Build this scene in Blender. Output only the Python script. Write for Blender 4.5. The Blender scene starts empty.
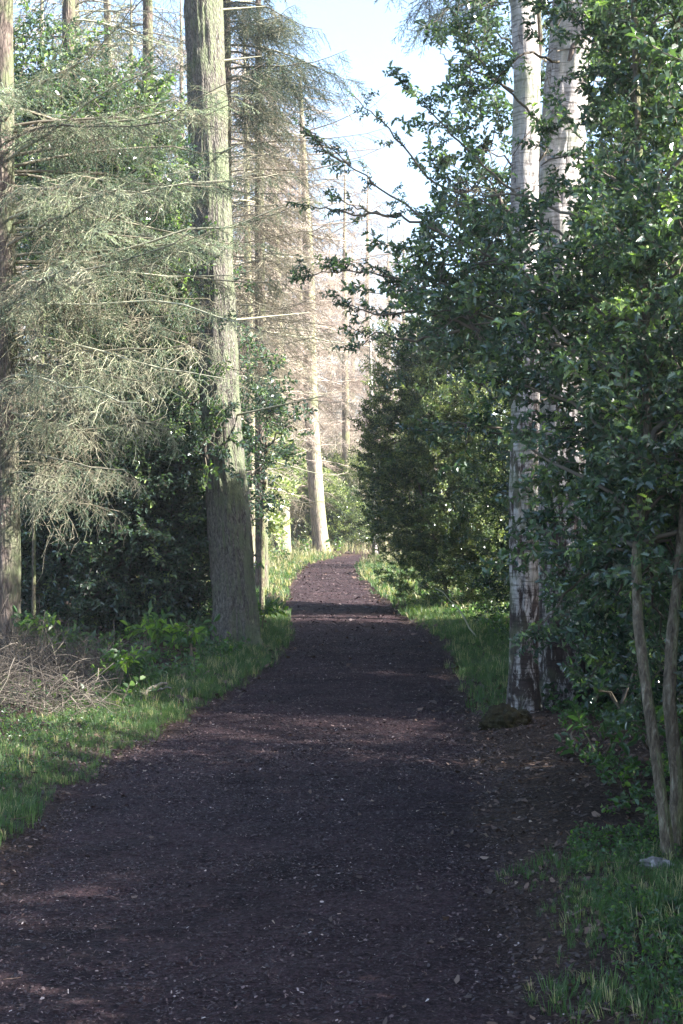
import bpy, math, random
import numpy as np
from mathutils import noise as mnoise, Vector

rng = np.random.default_rng(11)
random.seed(11)
scene = bpy.context.scene
COL = scene.collection
F = 1407.0
HOR = 530.0
CAMZ = 1.6
HAZE = .0006

# ------------------------------------------------------------------ terrain
GY = [-20, 0, 20, 28, 36, 42, 48, 60, 80, 300]
GZ = [0, 0, 0, .06, .20, .30, .42, .70, 1.0, 1.6]
LY = [-20, 0, 4.6, 6.25, 7.8, 9.4, 10.7, 12.2, 14.1, 17.3, 20.5, 25, 29, 36, 42, 48, 54, 60, 66, 75]
LX = [-1.7, -1.6, -1.55, -1.52, -1.6, -1.62, -1.46, -1.28, -1.05, -.80, -.74, -.95, -1.16, -1.25, -1.27, -1.15, -.1, 2.8, 7, 17]
RX = [.5, .5, .60, .70, .78, .90, .98, 1.08, 1.15, 1.33, 1.34, 1.12, .90, .62, .42, .50, 1.5, 5.2, 10, 20]


def smooth(a, b, v):
    t = np.clip((v - a) / (b - a), 0, 1)
    return t * t * (3 - 2 * t)


def fsum(x, y, s, seed=0.0):
    """cheap smooth noise from sines, about -1..1"""
    x = x * s; y = y * s
    return (np.sin(x * 1.3 + y * .7 + seed) + np.sin(x * -.9 + y * 1.7 + 2.1 * seed + 1.3)
            + np.sin(x * 2.3 + y * -1.1 + .7 + seed * 3.1) * .7 + np.sin(x * .4 + y * 3.1 + 4 + seed) * .6) / 3.3


def pathL(y):
    return np.interp(y, LY, LX) + .07 * fsum(y, y * .3, 2.3, 1) + .04 * fsum(y, y * .1, 7, 2)


def pathR(y):
    return np.interp(y, LY, RX) + .07 * fsum(y, y * .3, 2.1, 5) + .04 * fsum(y, y * .1, 6, 3)


def gz(x, y):
    x = np.asarray(x, float); y = np.asarray(y, float)
    d = np.maximum(np.interp(y, LY, LX) - x, x - np.interp(y, LY, RX))
    z = np.interp(y, GY, GZ)
    z = z + .07 * smooth(-.1, .6, d) + .22 * smooth(1.0, 5, d)
    z = z + .03 * fsum(x, y, 1.5) * smooth(0, 1, d) + .15 * fsum(x, y, .25, 3) * smooth(3, 12, d)
    z = z + .008 * fsum(x, y, 6, 2)
    return z


def P(px, py, Y):
    return np.array([(px - 341.5) / F * Y, Y, CAMZ + (HOR - py) / F * Y])


def G(px, Y):
    x = (px - 341.5) / F * Y
    return np.array([x, Y, float(gz(x, Y))])


# ------------------------------------------------------------------ mesh building
class Tmpl:
    """verts, flat loops, loop totals, material index"""
    def __init__(s):
        s.v = []; s.l = []; s.t = []; s.m = []; s.j = []; s.n = 0; s.cj = 0.0

    def face(s, pts, m=0):
        k = len(pts)
        s.v += [tuple(p) for p in pts]
        s.l += list(range(s.n, s.n + k)); s.t.append(k); s.m.append(m); s.j.append(s.cj if m == 0 else 0.0); s.n += k

    def poly(s, verts, faces, m=0):
        s.v += [tuple(p) for p in verts]
        for f in faces:
            s.l += [i + s.n for i in f]; s.t.append(len(f)); s.m.append(m); s.j.append(0.0)
        s.n += len(verts)

    def done(s):
        s.V = np.array(s.v, float); s.L = np.array(s.l, int); s.T = np.array(s.t, int); s.M = np.array(s.m, int); s.J = np.array(s.j, float)
        return s


class Acc:
    def __init__(s):
        s.v = []; s.l = []; s.t = []; s.m = []; s.r = []; s.n = 0

    def raw(s, V, L, T, M, R):
        s.v.append(V); s.l.append(L + s.n); s.t.append(T); s.m.append(M); s.r.append(R); s.n += len(V)

    def inst(s, tp, Rm, Tv, rnd):
        n = len(Tv)
        if n == 0: return
        V = np.einsum('nij,kj->nki', Rm, tp.V) + Tv[:, None, :]
        k = len(tp.V)
        L = (tp.L[None, :] + (np.arange(n) * k)[:, None]).ravel()
        s.raw(V.reshape(-1, 3), L, np.tile(tp.T, n), np.tile(tp.M, n), np.clip(np.repeat(rnd, len(tp.T)) + np.tile(tp.J, n), 0, 1))

    def tube(s, pts, rad, sides=6, m=0, rnd=.5, cap=False):
        V, fq = tube_arr(pts, rad, sides)
        s.raw(V, fq.ravel(), np.full(len(fq), 4), np.full(len(fq), m), np.full(len(fq), rnd))
        if cap:
            k = len(V)
            s.raw(V[-sides:], np.arange(sides), np.array([sides]), np.array([m]), np.array([rnd]))

    def build(s, name, mats, parent=None, smoothf=False, origin=None):
        V = np.concatenate(s.v); L = np.concatenate(s.l); T = np.concatenate(s.t)
        M = np.concatenate(s.m); R = np.concatenate(s.r)
        o0 = np.array(parent.location) if parent is not None else (np.zeros(3) if origin is None else np.asarray(origin))
        V = V - o0
        me = bpy.data.meshes.new(name)
        me.vertices.add(len(V)); me.vertices.foreach_set('co', V.astype(np.float32).ravel())
        me.loops.add(len(L)); me.loops.foreach_set('vertex_index', L.astype(np.int32))
        me.polygons.add(len(T))
        st = np.concatenate([[0], np.cumsum(T)[:-1]]).astype(np.int32)
        me.polygons.foreach_set('loop_start', st)
        me.polygons.foreach_set('material_index', M.astype(np.int32))
        if smoothf: me.polygons.foreach_set('use_smooth', np.ones(len(T), bool))
        at = me.attributes.new('rnd', 'FLOAT', 'FACE'); at.data.foreach_set('value', R.astype(np.float32))
        for mt in (mats if isinstance(mats, (list, tuple)) else [mats]): me.materials.append(mt)
        me.update(calc_edges=True)
        ob = bpy.data.objects.new(name, me); COL.objects.link(ob)
        if parent is not None: ob.parent = parent
        else: ob.location = o0
        return ob


def tube_arr(pts, rad, sides):
    pts = np.asarray(pts, float); k = len(pts)
    rad = np.broadcast_to(np.asarray(rad, float), (k,))
    d = np.gradient(pts, axis=0); d /= np.linalg.norm(d, axis=1)[:, None] + 1e-9
    ref = np.array([0, 1, 0.]) if abs(d[0][2]) > .7 else np.array([0, 0, 1.])
    a = np.cross(d, ref); a /= np.linalg.norm(a, axis=1)[:, None] + 1e-9
    b = np.cross(d, a)
    th = np.arange(sides) / sides * 2 * np.pi
    V = pts[:, None, :] + rad[:, None, None] * (np.cos(th)[None, :, None] * a[:, None, :] + np.sin(th)[None, :, None] * b[:, None, :])
    i = np.arange(k - 1)[:, None] * sides; j = np.arange(sides)[None, :]; j2 = (j + 1) % sides
    fq = np.stack([i + j, i + j2, i + sides + j2, i + sides + j], -1).reshape(-1, 4)
    return V.reshape(-1, 3), fq


def unit(v):
    v = np.asarray(v, float)
    return v / (np.linalg.norm(v, axis=-1, keepdims=True) + 1e-9)


def frames(d, roll, scale):
    d = unit(d); n = len(d)
    up = np.tile([0, 0, 1.], (n, 1)) + 1e-3
    x = unit(np.cross(d, up)); z = np.cross(x, d)
    c = np.cos(roll)[:, None]; s_ = np.sin(roll)[:, None]
    x2 = c * x + s_ * z; z2 = -s_ * x + c * z
    return np.stack([x2, d, z2], -1) * np.asarray(scale)[:, None, None]


def rvec(n):
    return unit(rng.normal(size=(n, 3)))


def curve(a, b, bend=(0, 0, 0), n=8, jit=0.0):
    a = np.asarray(a, float); b = np.asarray(b, float)
    t = np.linspace(0, 1, n)[:, None]
    p = a * (1 - t) + b * t + np.asarray(bend) * (4 * t * (1 - t))
    if jit:
        j = rng.normal(size=(n, 3)) * jit; j[0] = 0; p = p + j
    return p


# ------------------------------------------------------------------ things
def thing(name, label, cat, loc, group=None):
    o = bpy.data.objects.new(name, None); COL.objects.link(o)
    o.location = [float(v) for v in loc]; o.empty_display_size = .2
    o['label'] = label; o['category'] = cat
    if group: o['group'] = group
    return o


def tag(o, label=None, cat=None, group=None, kind=None):
    if label: o['label'] = label
    if cat: o['category'] = cat
    if group: o['group'] = group
    if kind: o['kind'] = kind
    return o


def copy_thing(o, loc, label, rz=0, sc=1.0):
    c = o.copy(); COL.objects.link(c); c.location = [float(v) for v in loc]
    c.rotation_euler = (0, 0, rz); c.scale = (sc, sc, sc); c['label'] = label
    for ch in list(o.children):
        d = ch.copy(); COL.objects.link(d); d.parent = c
    return c


# ------------------------------------------------------------------ materials
def mat(name):
    m = bpy.data.materials.new(name); m.use_nodes = True
    nt = m.node_tree; nt.nodes.clear()
    return m, nt


class N:
    def __init__(s, nt): s.nt = nt
    def __call__(s, typ, ins=None, **kw):
        n = s.nt.nodes.new(typ)
        for k, v in kw.items(): setattr(n, k, v)
        for k, v in (ins or {}).items():
            sock = n.inputs[k]
            if isinstance(v, bpy.types.NodeSocket): s.nt.links.new(v, sock)
            else: sock.default_value = v
        return n
    def ramp(s, fac, stops):
        n = s.nt.nodes.new('ShaderNodeValToRGB'); s.nt.links.new(fac, n.inputs[0])
        e = n.color_ramp.elements
        while len(e) < len(stops): e.new(.5)
        for i, (p, c) in enumerate(stops):
            e[i].position = p; e[i].color = (*c, 1) if len(c) == 3 else c
        return n.outputs[0]
    def mix(s, fac, a, b, mode='MIX'):
        n = s.nt.nodes.new('ShaderNodeMix'); n.data_type = 'RGBA'; n.blend_type = mode
        for k, v in ((0, fac), (6, a), (7, b)):
            if isinstance(v, bpy.types.NodeSocket): s.nt.links.new(v, n.inputs[k])
            else: n.inputs[k].default_value = (*v, 1) if isinstance(v, tuple) and len(v) == 3 else v
        return n.outputs[2]


def leaf_mat(name, stops, trans=.35, rough=.4, tcol=None, spec=.5):
    m, nt = mat(name); q = N(nt)
    at = q('ShaderNodeAttribute', attribute_name='rnd')
    col = q.ramp(at.outputs['Fac'], stops)
    pr = q('ShaderNodeBsdfPrincipled', {'Base Color': col, 'Roughness': rough, 'Specular IOR Level': spec})
    out = q('ShaderNodeOutputMaterial')
    if trans > 0:
        tc = q.mix(1.0, col, tcol or (1.6, 1.7, .6), 'MULTIPLY')
        tr = q('ShaderNodeBsdfTranslucent', {'Color': tc})
        mx = q('ShaderNodeMixShader', {0: trans, 1: pr.outputs[0], 2: tr.outputs[0]})
        nt.links.new(mx.outputs[0], out.inputs[0])
    else:
        nt.links.new(pr.outputs[0], out.inputs[0])
    return m


def bark_mat(name, c1, c2, c3, scale=(14, 14, 2.2), bump=.6, moss=None, moss_amt=.5, crack=.8):
    m, nt = mat(name); q = N(nt)
    tc = q('ShaderNodeTexCoord')
    mp = q('ShaderNodeMapping', {'Vector': tc.outputs['Object'], 'Scale': scale})
    n1 = q('ShaderNodeTexNoise', {'Vector': mp.outputs[0], 'Scale': 1.0, 'Detail': 6.0, 'Roughness': .65, 'Distortion': .6})
    vo = q('ShaderNodeTexVoronoi', {'Vector': mp.outputs[0], 'Scale': 1.4, 'Randomness': 1.0}, feature='DISTANCE_TO_EDGE')
    n2 = q('ShaderNodeTexNoise', {'Vector': tc.outputs['Object'], 'Scale': 2.5, 'Detail': 5.0, 'Roughness': .6})
    base = q.ramp(n1.outputs['Fac'], [(.3, c1), (.55, c2), (.75, c3)])
    cr = q.ramp(vo.outputs['Distance'], [(0, (.35, .35, .35)), (.12, (1, 1, 1))])
    base = q.mix(crack, base, cr, 'MULTIPLY')
    if moss:
        ge = q('ShaderNodeNewGeometry'); sx = q('ShaderNodeSeparateXYZ', {0: ge.outputs['True Normal']})
        ad = q('ShaderNodeMath', {0: sx.outputs[0], 1: .16, 2: n2.outputs['Fac']}, operation='MULTIPLY_ADD')
        ad2 = q('ShaderNodeMath', {0: n1.outputs['Fac'], 1: .35, 2: ad.outputs[0]}, operation='MULTIPLY_ADD')
        mm = q.ramp(ad2.outputs[0], [(.78 - .25 * moss_amt, (0, 0, 0)), (1.02 - .25 * moss_amt, (.85, .85, .85))])
        base = q.mix(mm, base, moss)
    hh = q('ShaderNodeMath', {0: n1.outputs['Fac'], 1: vo.outputs['Distance']}, operation='ADD')
    bp = q('ShaderNodeBump', {'Height': hh.outputs[0], 'Strength': bump, 'Distance': .03})
    pr = q('ShaderNodeBsdfPrincipled', {'Base Color': base, 'Roughness': .9, 'Normal': bp.outputs[0], 'Specular IOR Level': .2})
    out = q('ShaderNodeOutputMaterial'); nt.links.new(pr.outputs[0], out.inputs[0])
    return m


def birch_mat(name, moss=None):
    m, nt = mat(name); q = N(nt)
    tc = q('ShaderNodeTexCoord')
    sp = q('ShaderNodeSeparateXYZ', {0: tc.outputs['Object']})
    lm = q('ShaderNodeMapping', {'Vector': tc.outputs['Object'], 'Scale': (5, 5, 45)})
    ln = q('ShaderNodeTexNoise', {'Vector': lm.outputs[0], 'Scale': 1.0, 'Detail': 3.0, 'Roughness': .6})
    fm = q('ShaderNodeMapping', {'Vector': tc.outputs['Object'], 'Scale': (16, 16, 6)})
    n1 = q('ShaderNodeTexNoise', {'Vector': fm.outputs[0], 'Scale': .8, 'Detail': 7.0, 'Roughness': .7, 'Distortion': 1.0})
    f2 = q('ShaderNodeMapping', {'Vector': tc.outputs['Object'], 'Scale': (11, 11, 3.2)})
    n4 = q('ShaderNodeTexNoise', {'Vector': f2.outputs[0], 'Scale': 1.0, 'Detail': 8.0, 'Roughness': .75, 'Distortion': .5})
    n2 = q('ShaderNodeTexNoise', {'Vector': tc.outputs['Object'], 'Scale': 3.0, 'Detail': 4.0})
    base = q.ramp(n1.outputs['Fac'], [(.25, (.13, .11, .10)), (.5, (.34, .31, .29)), (.75, (.54, .51, .49))])
    lent = q.ramp(ln.outputs['Fac'], [(.40, (.12, .10, .09)), (.50, (1, 1, 1))])
    base = q.mix(.6, base, lent, 'MULTIPLY')
    low = q('ShaderNodeMapRange', {0: sp.outputs[2], 1: .1, 2: 5.0, 3: .14, 4: .0})
    n5 = q('ShaderNodeMath', {0: n4.outputs['Fac'], 1: low.outputs[0]}, operation='SUBTRACT')
    fs = q.ramp(n5.outputs[0], [(.36, (.12, .09, .08)), (.43, (1, 1, 1))])
    base = q.mix(1.0, base, fs, 'MULTIPLY')
    mm = q.ramp(n2.outputs['Fac'], [(.5, (0, 0, 0)), (.75, (.6, .6, .6))])
    base = q.mix(mm, base, moss or (.16, .19, .10))
    hh = q('ShaderNodeMath', {0: n1.outputs['Fac'], 1: n4.outputs['Fac']}, operation='ADD')
    bp = q('ShaderNodeBump', {'Height': hh.outputs[0], 'Strength': .8, 'Distance': .03})
    pr = q('ShaderNodeBsdfPrincipled', {'Base Color': base, 'Roughness': .8, 'Normal': bp.outputs[0], 'Specular IOR Level': .3})
    out = q('ShaderNodeOutputMaterial'); nt.links.new(pr.outputs[0], out.inputs[0])
    return m


def ground_mat(name, stops, fine=60, bump=.8, stops2=None):
    m, nt = mat(name); q = N(nt)
    tc = q('ShaderNodeTexCoord')
    n1 = q('ShaderNodeTexNoise', {'Vector': tc.outputs['Object'], 'Scale': float(fine), 'Detail': 6.0, 'Roughness': .7})
    n2 = q('ShaderNodeTexNoise', {'Vector': tc.outputs['Object'], 'Scale': 1.3, 'Detail': 6.0, 'Roughness': .65})
    n3 = q('ShaderNodeTexVoronoi', {'Vector': tc.outputs['Object'], 'Scale': fine * .55, 'Randomness': 1.0})
    bw = q('ShaderNodeRGBToBW', {0: n3.outputs['Color']})
    base = q.ramp(n1.outputs['Fac'], stops)
    if stops2:
        at = q('ShaderNodeAttribute', attribute_name='mulch')
        ad = q('ShaderNodeMath', {0: n2.outputs['Fac'], 1: 1.6, 2: at.outputs['Fac']}, operation='MULTIPLY_ADD')
        mk = q.ramp(q('ShaderNodeMath', {0: ad.outputs[0], 1: 2.0}, operation='DIVIDE').outputs[0], [(.52, (0, 0, 0)), (.78, (1, 1, 1))])
        base = q.mix(mk, base, q.ramp(n1.outputs['Fac'], stops2))
    base = q.mix(.5, base, bw.outputs[0], 'SOFT_LIGHT')
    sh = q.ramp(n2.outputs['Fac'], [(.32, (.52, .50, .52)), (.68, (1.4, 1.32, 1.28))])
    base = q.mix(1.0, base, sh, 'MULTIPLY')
    hh = q('ShaderNodeMath', {0: n1.outputs['Fac'], 1: n3.outputs['Distance']}, operation='ADD')
    bp = q('ShaderNodeBump', {'Height': hh.outputs[0], 'Strength': bump, 'Distance': .03})
    pr = q('ShaderNodeBsdfPrincipled', {'Base Color': base, 'Roughness': .95, 'Normal': bp.outputs[0], 'Specular IOR Level': .15})
    out = q('ShaderNodeOutputMaterial'); nt.links.new(pr.outputs[0], out.inputs[0])
    return m


SOIL = [(.3, (.018, .012, .009)), (.5, (.05, .034, .026)), (.7, (.11, .075, .052))]
MULCH = [(.3, (.012, .007, .008)), (.5, (.034, .021, .024)), (.72, (.085, .056, .061))]
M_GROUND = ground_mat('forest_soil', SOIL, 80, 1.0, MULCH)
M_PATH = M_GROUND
M_CHIP = leaf_mat('chips', [(0, (.026, .016, .017)), (.6, (.08, .05, .05)), (.92, (.15, .10, .09)), (1, (.36, .30, .28))], 0, .75)
M_LITTER = leaf_mat('litter', [(0, (.035, .022, .018)), (.5, (.09, .055, .04)), (.90, (.16, .10, .07)), (1, (.32, .26, .21))], .15, .7, (1.2, .9, .6))
M_BARK = bark_mat('fir_bark', (.055, .048, .042), (.17, .15, .13), (.33, .30, .26), (34, 34, 10), 1.0, (.13, .155, .085), .6)
M_BARK_FAR = bark_mat('far_bark', (.14, .11, .09), (.30, .25, .20), (.42, .37, .30), (10, 10, 2), .6, (.22, .24, .11), .5)
M_BARK_DARK = bark_mat('spruce_bark', (.05, .04, .035), (.13, .10, .085), (.22, .18, .15), (16, 16, 4), .8, (.10, .12, .06), .4)
M_BIRCH = birch_mat('birch_bark')
M_STEM = bark_mat('holly_bark', (.045, .036, .028), (.15, .12, .085), (.33, .30, .23), (42, 42, 14), .8, (.14, .19, .07), .5, .15)
M_TWIG = leaf_mat('twig', [(0, (.05, .04, .03)), (1, (.16, .13, .09))], 0, .8)
M_PALETWIG = leaf_mat('pale_twig', [(0, (.12, .10, .07)), (.6, (.24, .215, .145)), (1, (.42, .41, .29))], 0, .8)
M_PINKTWIG = leaf_mat('larch_twig', [(0, (.19, .15, .12)), (.5, (.36, .29, .24)), (1, (.52, .46, .39))], 0, .8)
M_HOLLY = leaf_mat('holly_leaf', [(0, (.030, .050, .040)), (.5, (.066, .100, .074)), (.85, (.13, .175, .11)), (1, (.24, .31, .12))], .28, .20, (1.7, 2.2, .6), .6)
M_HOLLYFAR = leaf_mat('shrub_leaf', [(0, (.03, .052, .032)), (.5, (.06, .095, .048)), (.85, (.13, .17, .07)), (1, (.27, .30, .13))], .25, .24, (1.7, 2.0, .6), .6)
M_SPRUCE = leaf_mat('spruce_needle', [(0, (.035, .07, .04)), (.5, (.10, .155, .10)), (1, (.29, .35, .24))], .3, .6, (1.3, 1.4, .8))
M_BRUSH = leaf_mat('brushwood_twig', [(0, (.030, .024, .019)), (.6, (.075, .06, .047)), (1, (.19, .16, .125))], 0, .8)
M_DARKNEEDLE = leaf_mat('fir_needle', [(0, (.02, .04, .035)), (.6, (.04, .07, .055)), (1, (.10, .13, .08))], .25, .6)
M_GRASS = leaf_mat('grass_blade', [(0, (.035, .075, .025)), (.6, (.065, .125, .04)), (.9, (.13, .19, .05)), (1, (.36, .32, .18))], .35, .5, (1.4, 1.6, .6))
M_DRYGRASS = leaf_mat('dry_grass', [(0, (.12, .14, .05)), (.5, (.28, .27, .14)), (1, (.45, .40, .27))], .3, .6, (1.2, 1.2, .8))
M_BROAD = leaf_mat('broad_leaf', [(0, (.035, .07, .035)), (.6, (.06, .115, .045)), (1, (.18, .27, .05))], .45, .35, (1.6, 1.9, .5))
M_STUMP = ground_mat('stump_moss', [(.3, (.012, .010, .006)), (.55, (.035, .032, .016)), (.75, (.06, .065, .025))], 30, 1.0)
M_STONE = ground_mat('pale_stone', [(.3, (.12, .115, .11)), (.6, (.27, .26, .25)), (.8, (.38, .37, .35))], 25, .5)

# ------------------------------------------------------------------ templates
def holly_outline(w=.29):
    R = [(0, 0), (.10, .06), (w * .95, .15), (w * .58, .27), (w * 1.08, .40), (w * .62, .54), (w, .68), (w * .42, .80), (w * .5, .90), (0, 1.05)]
    def zf(x, y): return abs(x) * .55 - .28 * y * y + (.10 if abs(x) > w * .8 else 0)
    r = [(x, y, zf(x, y)) for x, y in R]; l = [(-x, y, zf(x, y)) for x, y in R]
    return r, l[::-1]


def add_leaf(t, base, d, nrm, L, fine, m=0, w=.29):
    d = unit(d); x = unit(np.cross(d, nrm)); z = np.cross(x, d)
    Rm = np.stack([x, d, z], -1) * L
    if fine:
        r, l = holly_outline(w)
    else:
        r = [(0, 0, 0), (w * .95, .35, w * .5), (w * .8, .72, w * .25), (0, 1.02, -.22)]
        l = [(0, 1.02, -.22), (-w * .8, .72, w * .25), (-w * .95, .35, w * .5), (0, 0, 0)]
        if fine is None:
            r = [(0, 0, 0), (w, .5, w * .4), (0, 1.0, -.15)]; l = [(0, 1.0, -.15), (-w, .5, w * .4), (0, 0, 0)]
    t.cj = random.gauss(0, .17)
    t.face([Rm @ np.array(p) + base for p in r], m)
    t.face([Rm @ np.array(p) + base for p in l], m); t.cj = 0.0


def leafy_twig(L=.30, n=13, size=.055, fine=True, w=.29, side=2, spread=.95):
    t = Tmpl()
    def stem(a, b, bend, k, r):
        p = curve(a, b, bend, 4); V, fq = tube_arr(p, np.linspace(r, r * .5, 4), 3); t.poly(V, fq.tolist(), 1)
        for i in range(k):
            u = .15 + .85 * (i + .5) / k
            q = p[0] * 0
            for ax in range(3): q[ax] = np.interp(u, np.linspace(0, 1, 4), p[:, ax])
            d = unit(b - a)
            ang = i * 2.4 + random.uniform(-.4, .4)
            s1 = unit(np.cross(d, [0, 0, 1.01])); s2 = np.cross(s1, d)
            out = math.cos(ang) * s1 + math.sin(ang) * s2 * .7
            dirn = unit(d * random.uniform(.4, .9) + out * spread + rng.normal(size=3) * .15)
            nr = unit(d * .5 + np.array([0, 0, 1.]) + rng.normal(size=3) * .45)
            add_leaf(t, q, dirn, nr, size * random.uniform(.7, 1.15), fine, 0, w)
    a = np.zeros(3); b = np.array([0, L, 0.])
    stem(a, b, (0, 0, -.04 * L), n, .004)
    for i in range(side):
        u = random.uniform(.25, .7); sg = 1 if i % 2 else -1
        a2 = np.array([0, L * u, -.02 * L]); b2 = a2 + np.array([sg * L * .35, L * .35, random.uniform(-.08, .1) * L])
        stem(a2, b2, (0, 0, 0), max(3, n // 2), .003)
    return t.done()


T_HOLLY = [leafy_twig(.30, 12, .058, True) for _ in range(5)]
T_HOLLYMID = [leafy_twig(.34, 13, .062, False) for _ in range(5)]
T_HOLLYFAR = [leafy_twig(.5, 15, .085, None, .32, 3) for _ in range(4)]
T_BROAD = [leafy_twig(.35, 7, .15, False, .20, 0, .9) for _ in range(4)]


def needle_spray(L=.45, nside=9, nl=.022, nw=.0045, step=.016, droop=.1, bare=0.0, bw=.0035):
    t = Tmpl()
    def shoot(a, b, w, need):
        d = unit(b - a); s1 = unit(np.cross(d, [.1, .2, 1])); s2 = np.cross(s1, d)
        for s_ in (s1, s2):
            t.face([a - s_ * w, a + s_ * w, b + s_ * w * .4, b - s_ * w * .4], 1)
        if need:
            ln = np.linalg.norm(b - a); k = int(ln / step)
            for i in range(k):
                if random.random() < bare: continue
                q = a + (b - a) * ((i + random.random()) / k)
                ang = random.uniform(0, 6.28)
                o = math.cos(ang) * s1 + math.sin(ang) * s2 * .8
                tip = q + unit(d * .8 + o) * nl
                sd = unit(np.cross(d, o)) * nw * .5
                t.face([q - sd, q + sd, tip], 0)
    p = curve((0, 0, 0), (0, L, 0), (0, 0, .0), 5) ; p[:, 2] = -droop * L * np.linspace(0, 1, 5) ** 2
    p[:, 0] += rng.normal(size=5) * .02 * L; p[0] = 0
    for i in range(4): shoot(p[i], p[i + 1], bw, True)
    for i in range(nside):
        u = .1 + .85 * i / nside; sg = 1 if i % 2 else -1
        a = np.array([np.interp(u, np.linspace(0, 1, 5), p[:, k]) for k in range(3)])
        l2 = L * (.42 - .25 * u) * random.uniform(.7, 1.2)
        b = a + np.array([sg * l2 * .75, l2 * .6, random.uniform(-.35, .1) * l2])
        shoot(a, b, bw * .6, True)
        if random.random() < .5 and bare > .6:
            c = a + (b - a) * .5
            shoot(c, c + np.array([sg * l2 * .1, l2 * .4, -l2 * .25]), bw * .5, True)
    return t.done()


T_SPRAY = [needle_spray(nl=.028, nw=.007, step=.012, bw=.003) for _ in range(4)]


def hang_spray(L=.5, ns=8, need=True, hl=.3):
    t = Tmpl()
    def strand(p, w):
        for i in range(len(p) - 1):
            a, b = p[i], p[i + 1]; d = unit(b - a); s1 = unit(np.cross(d, [.3, .9, .2])); s2 = np.cross(s1, d)
            for s_ in (s1, s2): t.face([a - s_ * w, a + s_ * w, b + s_ * w * .8, b - s_ * w * .8], 1)
            if need:
                k = max(1, int(np.linalg.norm(b - a) / .011))
                for j in range(k):
                    q = a + (b - a) * ((j + random.random()) / k); an = random.uniform(0, 6.28)
                    o = math.cos(an) * s1 + math.sin(an) * s2; sd = unit(np.cross(d, o)) * .0042
                    t.face([q - sd, q + sd, q + unit(d * .9 + o) * .024], 0)
    p = curve((0, 0, 0), (random.uniform(-.1, .1), L, -.12 * L), (random.uniform(-.06, .06), 0, .05), 6, .012); strand(p, .0038)
    for i in range(ns):
        q = p[random.randint(1, 5)]; sg = random.choice((-1, 1)); h = hl * random.uniform(.35, 1.25)
        k = 5; u = np.linspace(0, 1, k)[:, None]
        o = np.array([sg * random.uniform(.2, 1.0), random.uniform(-.2, .8), random.uniform(-.2, .3)]) * h
        c = q + o * u + np.array([0, 0, -1]) * h * random.uniform(.15, 1.0) * u ** 1.6 + rng.normal(size=(k, 3)) * .022 * u
        strand(c, .0024)
        if random.random() < .6:
            e = c[2]; f = e + np.array([random.uniform(-.1, .1), random.uniform(-.05, .1), -random.uniform(.05, .14)])
            strand(np.array([e, f]), .0018)
    return t.done()


T_HANG = [hang_spray() for _ in range(6)]
T_WIRY = [hang_spray(.5, 9, False, .26) for _ in range(6)]
T_SPRAYFAR = [needle_spray(.9, 8, .07, .014, .055, .1, 0, .007) for _ in range(4)]
T_BARE = [needle_spray(.45, 9, .018, .003, .03, .15, .85, .0032) for _ in range(5)]
T_BAREFAR = [needle_spray(1.0, 12, .06, .012, .07, .08, .7, .009) for _ in range(5)]


def tuft(n=9, h=.13, w=.0045, lean=.6):
    t = Tmpl()
    for i in range(n):
        a = random.uniform(0, 6.28); r = random.uniform(0, .04)
        b = np.array([r * math.cos(a), r * math.sin(a), -.01])
        hh = h * random.uniform(.5, 1.2); le = hh * lean * random.uniform(.2, 1.2)
        a2 = a + random.uniform(-.6, .6)
        dv = np.array([math.cos(a2), math.sin(a2), 0]); sd = np.array([-dv[1], dv[0], 0]) * w * .5
        m = b + dv * le * .35 + np.array([0, 0, hh * .65]); tp = b + dv * le + np.array([0, 0, hh * (1 - .25 * lean)])
        t.face([b - sd, b + sd, m + sd * .8, m - sd * .8], 0); t.face([m - sd * .8, m + sd * .8, tp], 0)
    # template frame has +Z up
    return t.done()


T_TUFT = [tuft() for _ in range(6)]
T_TUFTFAR = [tuft(8, .22, .012, .7) for _ in range(4)]
T_TUFTDRY = [tuft(9, .5, .012, .8) for _ in range(4)]


def rotz(n, scale, tilt=.15):
    a = rng.uniform(0, 2 * np.pi, n); c, s_ = np.cos(a), np.sin(a); z = np.zeros(n); o = np.ones(n)
    R = np.stack([np.stack([c, -s_, z], -1), np.stack([s_, c, z], -1), np.stack([z, z, o], -1)], 1)
    R = R + rng.normal(size=(n, 3, 3)) * tilt * .5
    return R * np.asarray(scale)[:, None, None]


# ------------------------------------------------------------------ setting: ground, path
def grid_mesh(name, xs, ys, zf, m, xf=None):
    X, Y = np.meshgrid(xs, ys)
    if xf is not None: X = xf(X, Y)
    Z = zf(X, Y)
    V = np.stack([X, Y, Z], -1).reshape(-1, 3)
    ny, nx = X.shape
    i = np.arange(ny - 1)[:, None] * nx; j = np.arange(nx - 1)[None, :]
    fq = np.stack([i + j, i + j + 1, i + nx + j + 1, i + nx + j], -1).reshape(-1, 4)
    a = Acc(); a.raw(V, fq.ravel(), np.full(len(fq), 4), np.zeros(len(fq), int), np.full(len(fq), .5))
    o = a.build(name, m, smoothf=True)
    ins = np.minimum(V[:, 0] - pathL(V[:, 1]), pathR(V[:, 1]) - V[:, 0])
    at = o.data.attributes.new('mulch', 'FLOAT', 'POINT'); at.data.foreach_set('value', smooth(-.45, .45, ins).astype(np.float32))
    return o


xs = np.concatenate([np.linspace(-120, -12, 28)[:-1], np.linspace(-12, -3, 40)[:-1], np.linspace(-3, 3, 90)[:-1], np.linspace(3, 12, 40)[:-1], np.linspace(12, 120, 28)])
ys = np.concatenate([np.linspace(-20, 3, 40)[:-1], np.linspace(3, 25, 260)[:-1], np.linspace(25, 75, 220)[:-1], np.linspace(75, 320, 60)])


def ground_z(X, Y):
    inside = np.minimum(X - pathL(Y), pathR(Y) - X)
    return gz(X, Y) - .05 * smooth(.0, .12, inside)


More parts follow.
